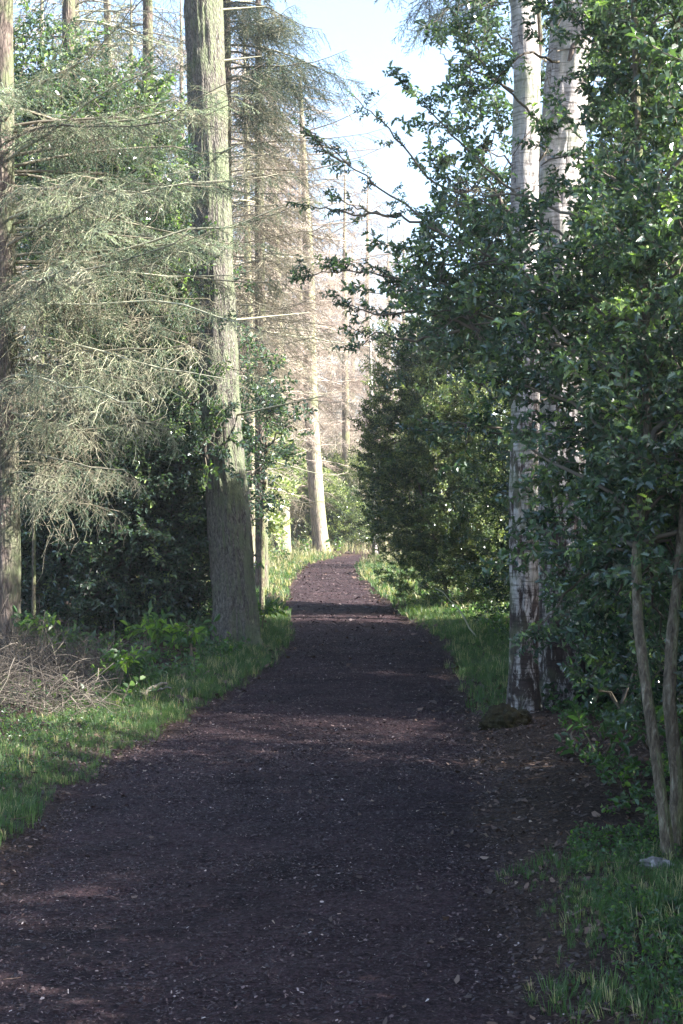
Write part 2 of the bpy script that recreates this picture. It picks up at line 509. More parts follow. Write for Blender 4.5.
ground = grid_mesh('ground', xs, ys, ground_z, M_GROUND)
tag(ground, kind='structure')
pys = np.concatenate([np.linspace(-18, 4, 60)[:-1], np.linspace(4, 22, 420)[:-1], np.linspace(22, 74, 420)])
pth = grid_mesh('path', np.linspace(0, 1, 44), pys,
                lambda X, Y: gz(X, Y) + .006 + .010 * fsum(X, Y, 9, 1) + .006 * fsum(X, Y, 27, 4) - .03 * smooth(.7, 1.15, np.abs(X - .5 * (pathL(Y) + pathR(Y))) / (.5 * (pathR(Y) - pathL(Y)))),
                M_PATH, lambda U, Y: pathL(Y) - .06 + U * (pathR(Y) - pathL(Y) + .12))
tag(pth, kind='structure')

# ------------------------------------------------------------------ ground cover
def scatter(n, y0, y1, xr, power=1.0):
    u = rng.random(n)
    y = y0 + (y1 - y0) * u ** power
    x = rng.uniform(xr[0], xr[1], n)
    return x, y


def place_flat(acc, tps, x, y, sc, rnd, dz=0, tilt=.15):
    n = len(x); z = gz(x, y) + dz
    T = np.stack([x, y, z], -1); R = rotz(n, sc, tilt)
    k = rng.integers(0, len(tps), n)
    for i, tp in enumerate(tps):
        s_ = k == i
        acc.inst(tp, R[s_], T[s_], rnd[s_])


def vis(x, y, m=1.15):
    return (np.abs(x) < 341.5 / F * y * m + .4)


# chips on the path
def chip(kind):
    t = Tmpl()
    if kind == 0:
        t.face([(-.5, -.18, 0), (.5, -.14, .12), (.45, .16, .18), (-.42, .2, .05)])
    elif kind == 1:
        t.face([(-.5, -.08, .05), (.5, -.05, .1), (.5, .05, .1), (-.5, .06, .05)])
    else:
        t.face([(-.4, -.3, 0), (.1, -.42, .15), (.5, 0, .05), (.15, .35, .2), (-.45, .2, .1)])
    return t.done()


T_CHIP = [chip(0), chip(1), chip(2)]
a = Acc()
for n, y0, y1, s0 in ((110000, 3.5, 11, .010), (60000, 9, 24, .015), (9000, 22, 50, .04)):
    x, y = scatter(n, y0, y1, (-2.4, 2.2))
    ins = np.minimum(x - pathL(y), pathR(y) - x)
    keep = (ins > -.7 * rng.random(len(x)) ** 2 - .05) & (rng.random(n) < .55 + .45 * (fsum(x, y, 2.2, 9) > -.2)) & vis(x, y)
    x, y = x[keep], y[keep]
    rr = rng.random(len(x)) ** 3.2
    place_flat(a, T_CHIP, x, y, s0 * rng.uniform(.5, 1.5, len(x)), rr, .012, .7)
tag(a.build('wood_chips', M_CHIP), 'dark bark and wood chips scattered over the path', 'wood chips', kind='stuff')

# fallen leaves and litter beside the path
def litter_leaf():
    t = Tmpl()
    z = lambda: random.uniform(0, .3)
    t.face([(-.5, 0, z()), (-.2, -.28, .05), (.2, -.25, z()), (.5, 0, z()), (.15, .28, .05), (-.25, .22, z())])
    return t.done()


T_LIT = [litter_leaf() for _ in range(5)]
a = Acc()
for n, y0, y1, xr, s0 in ((22000, 3.5, 13, (-4, 5), .028), (12000, 12, 45, (-9, 9), .08), (7000, 40, 90, (-20, 20), .15)):
    x, y = scatter(n, y0, y1, xr)
    d = np.maximum(pathL(y) - x, x - pathR(y))
    keep = ((d > .0) | (rng.random(n) < .03 + .5 * np.exp(d * 6.0).clip(0, 1))) & vis(x, y)
    keep &= rng.random(n) < np.where(x > 0, .95, .7)
    x, y = x[keep], y[keep]
    rr = rng.random(len(x)) ** 1.6
    place_flat(a, T_LIT, x, y, s0 * rng.uniform(.5, 1.4, len(x)), rr, .012, .6)
# thin fallen twigs and needles among it
tw = Tmpl(); tw.poly(*[(lambda r: (r[0], r[1].tolist()))(tube_arr(np.array([(-.5, 0, .02), (-.1, .06, .04), (.2, .02, .03), (.5, .1, .05)]), [.008, .008, .006, .004], 3))][0], 0); tw.done()
x, y = scatter(2600, 3.6, 22, (-3.5, 4)); k = vis(x, y) & (np.maximum(pathL(y) - x, x - pathR(y)) > -.45); x, y = x[k], y[k]
place_flat(a, [tw], x, y, rng.uniform(.05, .22, len(x)) * np.where(np.maximum(pathL(y) - x, x - pathR(y)) < .15, .5, 1), rng.uniform(.2, .95, len(x)), .02, .25)
tag(a.build('leaf_litter', M_LITTER), 'brown fallen leaves and twigs covering the woodland floor', 'leaf litter', kind='stuff')

# grass
a = Acc()
def grass(n, y0, y1, xr, fn, tps, sc, dryness=.05):
    x, y = scatter(n, y0, y1, xr)
    L, R_ = pathL(y), pathR(y)
    p = fn(x, y, L - x, x - R_)
    k = (rng.random(n) < p) & vis(x, y, 1.1)
    x, y = x[k], y[k]
    rr = np.clip(rng.normal(.5, .22, len(x)), 0, .97); rr[rng.random(len(x)) < dryness] = 1
    place_flat(a, tps, x, y, sc * rng.uniform(.45, 1.3, len(x)) * (1 + .45 * fsum(x, y, 1.9, 8)), rr, 0, .3)


def left_verge(x, y, dl, dr):
    w = np.interp(y, [4, 8, 12, 16, 20, 30, 45], [1.0, 1.3, 1.1, .9, .8, 2.5, 4])
    e = np.interp(y, [4, 7, 10], [.30, .15, 0])
    p = smooth(-.08, .12, dl - e) * (1 - smooth(w * .7, w * 1.2, dl))
    return p * (.35 + .65 * smooth(-.5, .3, fsum(x, y, 2.5, 7)))


def right_verge(x, y, dl, dr):
    w = np.interp(y, [11, 13, 17, 25, 35, 45], [.2, .8, 1.3, 2.2, 3, 4])
    near = smooth(.02, .4, dr + .2 * fsum(x, y, 2.3, 1)) * (1 - smooth(6.2, 6.9, y)) * np.where(y < 7, 1, 0) * .85
    near *= .25 + .75 * smooth(-.4, .4, fsum(x, y, 3.1, 2))
    far = smooth(.0, .2, dr + .1 * fsum(x, y, 3, 1)) * (1 - smooth(w * .8, w * 1.2, dr)) * smooth(11, 13, y)
    return np.maximum(near, far) * .9


grass(30000, 4, 13, (-3.6, -.8), left_verge, T_TUFT, .46)
grass(26000, 12, 26, (-3.8, -.4), left_verge, T_TUFT, .80, .1)
grass(14000, 25, 55, (-6, 0), left_verge, T_TUFTFAR, .7, .3)
grass(15000, 3.8, 7.2, (.5, 2.4), right_verge, T_TUFT, .48, .12)
grass(20000, 11, 26, (.6, 4.5), right_verge, T_TUFT, .80, .1)
grass(14000, 25, 55, (.4, 6), right_verge, T_TUFTFAR, .7, .15)
g = a.build('grass', M_GRASS); tag(g, 'short green grass growing along both edges of the path', 'grass', kind='stuff')

# pale dry grass at the far bend
a = Acc()
x, y = scatter(9000, 44, 95, (-14, 16)); d = np.maximum(pathL(y) - x, x - pathR(y)); k = (d > .3) & vis(x, y); x, y = x[k], y[k]
place_flat(a, T_TUFTDRY, x, y, rng.uniform(.5, 1.3, len(x)), rng.random(len(x)), 0, .3)
x, y = scatter(1500, 34, 46, (-7, 0)); d = np.maximum(pathL(y) - x, x - pathR(y)); k = (d > .8) & vis(x, y); x, y = x[k], y[k]
place_flat(a, T_TUFTDRY, x, y, rng.uniform(.4, .9, len(x)), rng.random(len(x)), 0, .3)
tag(a.build('dry_grass', M_DRYGRASS), 'pale sunlit dry grass around the far bend of the path', 'dry grass', kind='stuff')

# low green weeds
a = Acc()
T_WEED = [leafy_twig(.12, 7, .04, False, .34, 0, 1.2) for _ in range(3)]
def weeds(n, y0, y1, xr, dl0, dl1, sc, side):
    x, y = scatter(n, y0, y1, xr); dd = (pathL(y) - x) if side < 0 else (x - pathR(y))
    k = (dd > dl0) & (dd < dl1) & vis(x, y) & (fsum(x, y, 2.0, 5) > -.25); x, y = x[k], y[k]; n = len(x)
    dv = unit(np.stack([rng.normal(size=n) * .5, rng.normal(size=n) * .5, np.ones(n) * .8], -1))
    R = frames(dv, rng.uniform(0, 6.28, n), sc * rng.uniform(.6, 1.4, n)); T = np.stack([x, y, gz(x, y)], -1)
    kk = rng.integers(0, 3, n); rr = rng.random(n) * .7
    for i in range(3): a.inst(T_WEED[i], R[kk == i], T[kk == i], rr[kk == i])
weeds(4500, 4, 14, (-4, -1), .35, 2.2, .5, -1)
weeds(3500, 12, 30, (-6, -.6), .5, 4.0, 1.4, -1)
weeds(4000, 3.8, 7.2, (.9, 2.4), .35, 2.0, .42, 1)
weeds(2600, 7, 13, (1.5, 5), .7, 4.0, .8, 1)
weeds(3000, 12, 30, (1.5, 7), .8, 5.0, 1.4, 1)
weeds(2200, 30, 60, (-12, 9), .8, 12, 3, -1)
tag(a.build('undergrowth', [M_BROAD, M_TWIG]), 'low leafy weeds and ivy growing behind the grass verges', 'undergrowth', kind='stuff')

# ------------------------------------------------------------------ trunks
def trunk(name, pts, rad, m, parent, sides=40, rings=120, ridge=.06, flare=.5, flare_h=.7, seed=0.0, gnarl=.3):
    pts = np.asarray(pts, float); t = np.linspace(0, 1, len(pts)); tt = np.linspace(0, 1, rings) ** 1.25
    c = np.stack([np.interp(tt, t, pts[:, i]) for i in range(3)], -1)
    for _ in range(6): c[1:-1] = .5 * c[1:-1] + .25 * (c[:-2] + c[2:])
    r = np.interp(tt, t, rad)
    h = c[:, 2] - c[0, 2]
    r = r * (1 + flare * np.exp(-h / flare_h * 2.2))
    V, fq = tube_arr(c, r, sides)
    V = V.reshape(rings, sides, 3)
    th = np.arange(sides) / sides * 2 * np.pi
    for i in range(rings):
        for j in range(sides):
            v = Vector((math.cos(th[j]) * 2.2, math.sin(th[j]) * 2.2, h[i] * .5 + seed))
            k = gnarl * .18 * mnoise.noise(v) + ridge * (mnoise.noise(Vector((v.x * 4, v.y * 4, v.z * 2.5 + 9))) + .6 * mnoise.noise(Vector((v.x * 9, v.y * 9, v.z * 9))))
            k += .22 * flare * math.exp(-h[i] / flare_h * 2.5) * math.sin(th[j] * 5 + seed)
            V[i, j] += (V[i, j] - c[i]) * k
    a = Acc(); V = V.reshape(-1, 3)
    a.raw(V, fq.ravel(), np.full(len(fq), 4), np.zeros(len(fq), int), np.full(len(fq), .5))
    return a.build(name, m, parent, smoothf=True)


def on_path(pts, t):
    pts = np.asarray(pts, float); tt = np.linspace(0, 1, len(pts))
    return np.array([np.interp(t, tt, pts[:, i]) for i in range(3)])


# conifer crown: limbs with sprays hanging from them
def conifer_crown(acc, pts, z0, z1, nb, Lmax, tps, spr_step=.12, spr_scale=1.0, droop=.35, az=None, hang=.6,
                  prof=lambda u: 1 - .75 * u, bare_prob=0, limb_r=.02, rise=.1, rnd=(0, 1), tps2=None, side=.8):
    pts = np.asarray(pts, float)
    zs = pts[:, 2]
    for b in range(nb):
        u = (b + random.random()) / nb
        z = z0 + (z1 - z0) * u
        base = np.array([np.interp(z, zs, pts[:, 0]), np.interp(z, zs, pts[:, 1]), z])
        an = random.uniform(0, 6.283) if az is None else random.uniform(*az)
        L = Lmax * prof(u) * random.uniform(.6, 1.1)
        k = 9; t = np.linspace(0, 1, k)
        out = np.array([math.cos(an), math.sin(an), 0])
        rs = rise + random.gauss(0, .12) * (droop < .35); dp = droop * random.uniform(.4, 1.6)
        p = base + out * (L * t)[:, None]; p[:, 2] += L * (rs * t - dp * t ** 1.7 + .12 * t ** 4)
        p += np.cumsum(rng.normal(size=(k, 3)) * .02 * L, 0) * t[:, None]
        acc.tube(p, np.linspace(limb_r * (.5 + L / 3), .004, k), 4, 1, random.random())
        ns = int(L * .88 / spr_step)
        if ns < 1: continue
        tt = .12 + .88 * (np.arange(ns) + rng.random(ns)) / ns
        q = np.stack([np.interp(tt, t, p[:, i]) for i in range(3)], -1)
        sg = np.where(np.arange(ns) % 2, 1, -1)[:, None]
        sd = np.array([-out[1], out[0], 0])
        d = out * rng.uniform(.3, .9, (ns, 1)) + sg * sd * rng.uniform(.2, 1, (ns, 1)) * side + np.array([0, 0, -1.]) * rng.uniform(.3, 1.5, (ns, 1)) * hang
        sc = spr_scale * (1.15 - .6 * tt) * rng.uniform(.6, 1.3, ns)
        R = frames(d, rng.uniform(-.6, .6, ns), sc)
        kk = rng.integers(0, len(tps), ns)
        base_r = random.uniform(*rnd); rr = np.clip(base_r + rng.normal(size=ns) * .15, 0, 1)
        pick = rng.random(ns) < bare_prob
        for i in range(len(tps)):
            s_ = (kk == i) & ~pick
            acc.inst(tps[i], R[s_], q[s_], rr[s_])
        if tps2 is not None:
            for i in range(len(tps2)):
                s_ = (kk % len(tps2) == i) & pick
                acc.inst(tps2[i], R[s_], q[s_], rr[s_])


def leaf_clumps(acc, clumps, tps, per=14, sc=1.0, up=.35, base=None, rnd_sd=.22, bright=.35, limb=.018, painted_lit=.15):
    """clumps: (cx,cy,cz, rx,ry,rz [,density])  - twigs radiate from each clump, limbs reach it from base path"""
    for c in clumps:
        ctr = np.array(c[:3], float); r = np.array(c[3:6], float); dens = c[6] if len(c) > 6 else 1
        vol = r[0] * r[1] * r[2] * 4.19
        n = max(4, int(per * dens * (vol ** .78) * 10))
        dr = rvec(n); u = rng.random(n) ** .42
        wob = 1 + .22 * np.sin(dr[:, 0] * 7 + ctr[0] * 5) + .18 * np.sin(dr[:, 2] * 9 + ctr[2] * 3)
        p = ctr + dr * r * (u * wob)[:, None]
        d = unit(dr * .8 + np.array([0, 0, up]) + rng.normal(size=(n, 3)) * .5)
        k = rng.integers(0, len(tps), n)
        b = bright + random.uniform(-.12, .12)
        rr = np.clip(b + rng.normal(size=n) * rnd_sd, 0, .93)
        rr[rng.random(n) < painted_lit * .2] = .9  # sunlit look painted into leaf colour: random twigs made paler
        R = frames(d, rng.normal(size=n) * .6, sc * rng.uniform(.75, 1.25, n))
        for i in range(len(tps)):
            s_ = k == i
            acc.inst(tps[i], R[s_], p[s_], rr[s_])
        if base is not None:
            bp = np.asarray(base, float)
            hz = np.clip(ctr[2] - .35 * np.linalg.norm(ctr[:2] - bp[-1][:2]) - .2, bp[0][2] + (1.5 if bp[-1][2] - bp[0][2] > 3 else .2), bp[-1][2])
            st = np.array([np.interp(hz, bp[:, 2], bp[:, i]) for i in range(3)])
            acc.tube(curve(st, ctr, (0, 0, .1), 8, .03), np.linspace(limb, limb * .35, 8), 5, 1, random.random() * .6)
            for q in p[rng.integers(0, n, min(n, 7))]:
                acc.tube(curve(ctr, q, (0, 0, .03), 4, .015), np.linspace(limb * .4, .004, 4), 3, 1, random.random() * .8)
        else:
            for q in p[rng.integers(0, n, min(n, 5))]:
                acc.tube(curve(ctr - np.array([0, 0, r[2] * .5]), q, (0, 0, .03), 4, .02), np.linspace(.012, .004, 4), 3, 1, random.random() * .8)


def pclump(px, py, Y, r, dens=1, ry=None):
    p = P(px, py, Y)
    return (p[0], p[1], p[2], r, ry or r, r, dens)


# ================================================================== THE TREES
# --- main fir left of the path
b = G(237, 18.9)
pts = [b - [0, 0, .15], P(235, 600, 18.9), P(230, 540, 18.9), P(226, 480, 18.9), P(220, 400, 18.9), P(212, 250, 18.9), P(203, 0, 18.9), P(192, -260, 18.9), P(186, -900, 18.9)]
rad = [.29, .28, .275, .27, .265, .262, .25, .24, .12]
t_ = thing('fir_tree', 'thick straight fir trunk with mossy furrowed bark at the left edge of the path', 'tree', b)
# resample so parameter follows length
trunk('trunk', pts, rad, M_BARK, t_, 72, 420, .12, .40, .6, 1.7, .28)
a = Acc(); PT = np.array(pts)
conifer_crown(a, PT, 11, 20, 26, 3.2, T_SPRAYFAR, .22, 1.0, .3, None, .5, rnd=(.1, .8))
for z in (3.1, 4.4, 5.2, 6.6, 7.9, 8.6):       # short broken stubs
    p0 = np.array([np.interp(z, PT[:, 2], PT[:, i]) for i in range(3)])
    an = random.uniform(-1.6, .4); o = np.array([math.cos(an), math.sin(an), .15])
    a.tube(np.array([p0 + o * .2, p0 + o * .45, p0 + o * random.uniform(.6, 1.6)]), [.02, .014, .006], 5, 1, .8)
a.build('crown', [M_DARKNEEDLE, M_PALETWIG], t_)

# --- straight trunks further left and behind: (px base, px top, Y, diameter, label, kind)
def column_tree(name, label, px0, px1, Y, dia, m, crown=None, height=18, group=None, mid=None, sides=24):
    b = G(px0, Y)
    zt = b[2] + height
    pyt = HOR - (zt - CAMZ) / Y * F
    k = (540 - pyt) / 540.0
    top = P(px0 + (px1 - px0) * k, pyt, Y)
    pts = [b - [0, 0, .2], b + (top - b) * .12 + [0.02 * (mid or 0), 0, 0], b + (top - b) * .3 + [.03 * (mid or 0), 0, 0], b + (top - b) * .6, top]
    t = thing(name, label, 'tree', b, group)
    trunk('trunk', pts, [dia * .5, dia * .48, dia * .44, dia * .33, dia * .1], m, t, sides, 70, .05, .35, .7, px0 * .13, .3)
    a = Acc(); (crown or (lambda a, p: None))(a, np.array(pts))
    if a.v: a.build('crown', CR[crown.__name__], t)
    return t


def dead_low(a, P_, z0=2.5, z1=9, nb=26, L=2.4):
    conifer_crown(a, P_, z0, z1, nb, L, T_BAREFAR, .33, .75, .22, None, .35, lambda u: .8 + .2 * u, 0, .012, .05, (.2, .9))


def c_larch(a, P_):
    b = P_[0]
    dead_low(a, P_, b[2] + 2.5, b[2] + 9, 34, 2.6)
    conifer_crown(a, P_, b[2] + 7, P_[-1][2] - .5, 60, 3.0, T_BAREFAR, .22, 1.1, .25, None, .6, lambda u: 1 - .7 * u, 0, .018, .05, (.2, 1))


def c_larchlong(a, P_):
    c_larch(a, P_)
    conifer_crown(a, P_, P_[0][2] + 11, P_[-1][2] - .5, 16, 5.2, T_BAREFAR, .5, .8, .05, (-.7, .7), .3, lambda u: 1, 0, .016, .12, (.2, .8))


def c_spruce(a, P_):
    b = P_[0]
    dead_low(a, P_, b[2] + 2, b[2] + 8, 34, 2.6)
    conifer_crown(a, P_, b[2] + 6.0, P_[-1][2] - .5, 70, 3.2, T_SPRAYFAR, .2, 1.0, .3, None, .7, lambda u: 1 - .75 * u, .25, .018, .1, (.0, 1), T_BAREFAR)


CR = {'c_larchlong': [M_PINKTWIG, M_PINKTWIG], 'c_larch': [M_PINKTWIG, M_PINKTWIG], 'c_spruce': [M_DARKNEEDLE, M_PALETWIG]}

G_BACK = 'tall conifers standing behind the left verge'
column_tree('larch_tree', 'pale straight larch on the far left verge, left of the leaning one', 283, 267, 53, .60, M_BARK_FAR, c_larch, 19, 'pale larches at the far bend')
column_tree('larch_tree', 'pale larch trunk leaning left, its foot beside the end of the path', 322, 296, 56, .64, M_BARK_FAR, c_larchlong, 19, 'pale larches at the far bend', -6)
column_tree('larch_tree', 'slim larch trunk close behind the right side of the thick mossy fir', 253, 243, 38, .28, M_BARK_FAR, c_larch, 15, 'pale larches at the far bend')
column_tree('spruce_tree', 'grey spruce trunk rising between the mossy fir and two paler trunks at top left', 150, 147, 30, .38, M_BARK_DARK, c_spruce, 18, G_BACK)
column_tree('spruce_tree', 'pale grey trunk at top left, slimmer neighbour of the dark grey trunk', 118, 106, 33, .34, M_BARK_FAR, c_spruce, 18, G_BACK)
column_tree('spruce_tree', 'trunk with bright sunlit edge nearest the top left corner', 78, 73, 27, .34, M_BARK_DARK, c_spruce, 17, G_BACK)
column_tree('spruce_tree', 'dark spruce with hanging needles behind the upper right side of the mossy fir', 262, 258, 32, .30, M_BARK_DARK, c_spruce, 17, G_BACK)

# --- far wood: separate trees with shared meshes
def far_proto(name, label, kind, base, h, dia, group):
    t = thing(name, label, 'tree', base, group)
    b = np.array(base, float)
    pts = np.array([b - [0, 0, .3], b + [.05, 0, h * .3], b + [-.05, .05, h * .6], b + [0, 0, h]])
    trunk('trunk', pts, [dia * .5, dia * .42, dia * .3, .03], M_BARK_FAR, t, 12, 24, .04, .3, .8, h)
    a = Acc()
    if kind == 'larch':
        conifer_crown(a, pts, b[2] + 4.5, b[2] + h - .5, 90, 3.4, T_BAREFAR, .22, 1.4, .2, None, .5, lambda u: 1 - .7 * u, 0, .016, .1, (.2, 1))
        mats = [M_PINKTWIG, M_PINKTWIG]
    elif kind == 'spruce':
        conifer_crown(a, pts, b[2] + .8, b[2] + h - .3, 90, 3.2, T_SPRAYFAR, .22, 1.3, .3, None, .6, lambda u: 1.05 - .9 * u, .1, .016, .1, (0, .8), T_BAREFAR)
        mats = [M_SPRUCE, M_PALETWIG]
    else:   # bare broadleaf shrub
        for i in range(26):
            d = unit([random.uniform(-1, 1), random.uniform(-1, 1), random.uniform(.6, 2)])
            L = h * random.uniform(.5, 1)
            p = curve(b + rng.normal(size=3) * [.2, .2, 0], b + d * L, (0, 0, .3), 7, .05)
            a.tube(p, np.linspace(.02, .005, 7), 4, 1, random.random())
            n = 14; q = p[rng.integers(2, 7, n)] + rng.normal(size=(n, 3)) * .05
            R = frames(d + rng.normal(size=(n, 3)) * .6, rng.uniform(0, 6, n), rng.uniform(.5, 1.1, n))
            for j in range(n): a.inst(T_BAREFAR[j % 5], R[j:j + 1], q[j:j + 1], rng.random(1))
        mats = [M_PALETWIG, M_PALETWIG]
    a.build('crown', mats, t)
    return t


G_FAR = 'far trees closing the wood beyond the bend'
p_l = far_proto('larch_tree', 'bare pinkish larch beyond the bend, directly over the end of the path', 'larch', G(345, 66), 18, .42, G_FAR)
p_s = far_proto('spruce_tree', 'bushy green spruce in the distance just left of the end of the path', 'spruce', G(296, 72), 9, .30, G_FAR)
far = [
    ('l', 368, 72, 1.05, 'bare pinkish larch far behind the path end, against the left side of the holly hedge'),
    ('l', 312, 78, 1.0, 'bare pink larch in the distance between the two pale trunks'),
    ('l', 388, 82, 1.0, 'bare larch crown showing above the arching holly sprays at the sky gap'),
    ('l', 275, 62, 1.15, 'twiggy larch crown behind the left pale trunk'),
    ('l', 420, 64, .6, 'bare larch behind the small hedge on the right'),
    ('l', 226, 56, 1.25, 'larch crown seen through gaps left of the mossy fir'),
    ('l', 180, 60, 1.3, 'twiggy larch behind the dark grey trunk'),
    ('l', 455, 76, .6, 'bare larch hidden deep behind the birch leaves'),
    ('l', 330, 96, 1.2, 'pinkish larch crown farthest back over the middle of the path end'),
    ('l', 290, 90, 1.3, 'pinkish larch crown far behind the left pale trunk'),
    ('l', 352, 86, 1.0, 'pale twiggy larch beside the white birch stem far away'),
    ('l', 258, 82, 1.3, 'larch crown far back right of the mossy fir'),
    ('l', 248, 48, .95, 'twiggy larch close behind the slim larch on the left'),
    ('l', 130, 42, .95, 'twiggy larch between the grey trunks at top left'),
    ('l', 40, 40, .95, 'twiggy larch behind the top left corner trunk'),
    ('l', 300, 70, 1.1, 'tall larch crown between the two pale trunks near the sky gap'),
    ('l', 404, 90, 1.1, 'pale larch crown low in the sky gap right of the thin birch'),
    ('s', 335, 90, .9, 'small green spruce farthest away over the vanishing path'),
    ('s', 240, 64, 1.2, 'green spruce behind the foot of the slim larch'),
    ('s', 200, 50, 1.5, 'green spruce in the gap between mossy fir and grey trunk'),
    ('s', 150, 46, 1.6, 'green spruce behind the dark grey trunk'),
    ('s', 105, 44, 1.7, 'tall green spruce behind the slim pale grey trunk'),
    ('s', 60, 42, 1.6, 'tall green spruce behind the trunk with a bright sunlit edge'),
    ('s', 18, 46, 1.8, 'tall green spruce deep behind the left edge spruce'),
    ('s', 470, 58, .6, 'green spruce behind the round holly bush on the right'),
    ('s', 520, 46, .6, 'green spruce deep behind the twin birch'),
    ('s', 600, 44, .7, 'green spruce deep behind the near holly tree'),
    ('s', 660, 40, .7, 'green spruce deep in the wood at the right edge'),
    ('s', 385, 98, 1.0, 'pale green spruce far away beside the thin white trunk'),
]
for i, (k, px, Y, sc, lab) in enumerate(far):
    copy_thing(p_l if k == 'l' else p_s, G(px, Y), lab, i * 1.7, sc)

column_tree('birch_tree', 'thin white birch trunk far beyond the bend, left of the holly hedge', 375, 362, 56, .22, M_BIRCH, None, 11)
# pale bare thickets at the bend
p_b = far_proto('bare_shrub', 'pale bare thicket between the two larch trunks at the bend', 'bare', G(301, 61), 2.6, .05, 'bare thickets at the bend')
for i, (px, Y, sc, lab) in enumerate([
    (342, 66, 1.0, 'pale bare thicket right of the leaning larch at the path end'),
    (364, 64, .8, 'pale bare thicket at the foot of the thin white birch'),
    (262, 60, .9, 'pale bare thicket left of the larch on the far verge'),
    (318, 68, 1.2, 'pale bare thicket behind the foot of the leaning larch'),
    (384, 62, 1.1, 'pale bare thicket half hidden behind the right hand hedge'),
    (238, 57, 1.2, 'pale bare thicket behind the slim larch'),
    (296, 70, 1.5, 'tall pale thicket framed by the two larch trunks'), (350, 70, 1.7, 'tall pale thicket behind the end of the path'),
    (270, 66, 1.5, 'tall pale thicket left behind the left larch trunk'), (330, 80, 2.0, 'tallest pale thicket farthest away over the path end'),
    (372, 80, 1.8, 'tall pale thicket behind the thin white birch'),
]): copy_thing(p_b, G(px, Y), lab, i * 1.1, sc)

t_ = thing('leafy_shrub', 'pale green sunlit shrub right behind the leaning larch at the bend', 'shrub', G(336, 60), 'green shrubs beyond the bend')
a = Acc(); b = G(336, 60)
leaf_clumps(a, [(b[0] + random.uniform(-.9, .9), b[1] + random.uniform(-.5, .5), b[2] + z_, .7, .7, .6, 1) for z_ in np.linspace(.4, 2.4, 7)], T_HOLLYFAR, 9, 1.2, bright=.8)
a.build('foliage', [M_HOLLYFAR, M_PALETWIG], t_)
for i, (px, Y, sc, lab) in enumerate([
    (366, 66, 1.2, 'pale green shrub behind the thin white birch'), (300, 66, 1.3, 'pale green shrub seen between the two larch trunks'),
    (258, 64, 1.3, 'pale green shrub left of the larch on the far verge'), (232, 46, 1.2, 'green shrub deep behind the slim larch foot'),
    (350, 78, 1.6, 'pale green shrub farthest away over the path end'),
    (312, 74, 1.8, 'tall pale green shrub behind the foot of the leaning larch'), (282, 68, 1.7, 'tall pale green shrub behind the left larch trunk'),
    (388, 70, 1.7, 'tall pale green shrub beside the right hand hedge'), (218, 40, 1.3, 'green shrub in the gap just left of the mossy fir')]):
    copy_thing(t_, G(px, Y), lab, i * 1.3, sc)

# --- left edge spruce with hanging grey sprays
b = G(6, 15.5)
pts = [b - [0, 0, .15], P(7, 560, 15.5), P(4, 430, 15.5), P(2, 200, 15.5), P(0, -200, 15.5), P(0, -700, 15.5)]
t_ = thing('spruce_tree', 'spruce at the left edge with a dark trunk and drooping grey-green hanging sprays', 'tree', b)
trunk('trunk', pts, [.16, .15, .145, .13, .10, .05], M_BARK_DARK, t_, 32, 120, .06, .4, .5, 5.5, .3)
a = Acc(); PT = np.array(pts)
# green sprays upper, wiry bare ones lower, those on the path side built most fully
conifer_crown(a, PT, 3.8, 6.3, 24, 3.3, T_HANG, .085, .95, .22, (-1.5, .9), .25, lambda u: 1.05 - .15 * u, .35, .014, .2, (.1, 1), T_WIRY, .9)
conifer_crown(a, PT, 4.3, 6.3, 11, 3.3, T_SPRAY, .05, 1.0, .25, (-1.5, .9), .3, lambda u: 1, .1, .014, .2, (.3, 1), T_BARE, .9)
conifer_crown(a, PT, 2.0, 4.4, 30, 3.3, T_WIRY, .09, 1.0, .3, (-1.5, .9), .5, lambda u: .45 + .55 * u, .45, .012, .2, (.3, 1), T_HANG, .9)
conifer_crown(a, PT, 8.3, 13, 20, 2.6, T_SPRAY, .09, 1.5, .4, None, 1.0, lambda u: 1 - .6 * u, .2, .016, .1, (.2, .9), T_BARE)
conifer_crown(a, PT, 2.5, 6.5, 18, 2.2, T_BARE, .1, 1.3, .4, (1, 5), 1.0, lambda u: 1, .3, .014, .1, (.2, .9), T_SPRAY)
a.build('crown', [M_SPRUCE, M_PALETWIG], t_)

# second spruce further back on the left
b = G(70, 21.5)
pts = [b - [0, 0, .15], P(72, 430, 21.5), P(68, 100, 21.5), P(64, -500, 21.5)]
t_ = thing('spruce_tree', 'spruce with long wiry lower branches between the left edge spruce and the mossy fir', 'tree', b)
trunk('trunk', pts, [.14, .13, .11, .03], M_BARK_DARK, t_, 20, 60, .05, .3, .5, 2.5, .3)
a = Acc(); PT = np.array(pts)
conifer_crown(a, PT, 3.0, 8.0, 18, 2.4, T_HANG, .14, 1.3, .3, None, .4, lambda u: 1 - .2 * u, .4, .014, .15, (.2, 1), T_WIRY)
conifer_crown(a, PT, 8.5, 16, 36, 2.2, T_SPRAYFAR, .2, .9, .35, None, .9, lambda u: 1 - .7 * u, .2, .014, .1, (.2, 1), T_BAREFAR)
a.build('crown', [M_SPRUCE, M_PALETWIG], t_)

# --- hollies and shrubs
def holly(name, label, base, stems, clumps, tps, m_leaf, per=14, sc=1.0, bright=.35, cat='tree', group=None, stem_names='trunk', limb=.02, painted_lit=.15, up=.35):
    t = thing(name, label, cat, base, group)
    for s_ in stems:
        p, r = s_
        trunk(stem_names, p, r, M_STEM, t, 18, 60, .05, .3, .25, p[0][0] * 3, .5)
    a = Acc()
    leaf_clumps(a, clumps, tps, per, sc, up, np.array(stems[0][0]) if stems else None, bright=bright, limb=limb, painted_lit=painted_lit)
    a.build('crown', [m_leaf, M_TWIG], t)
    return t


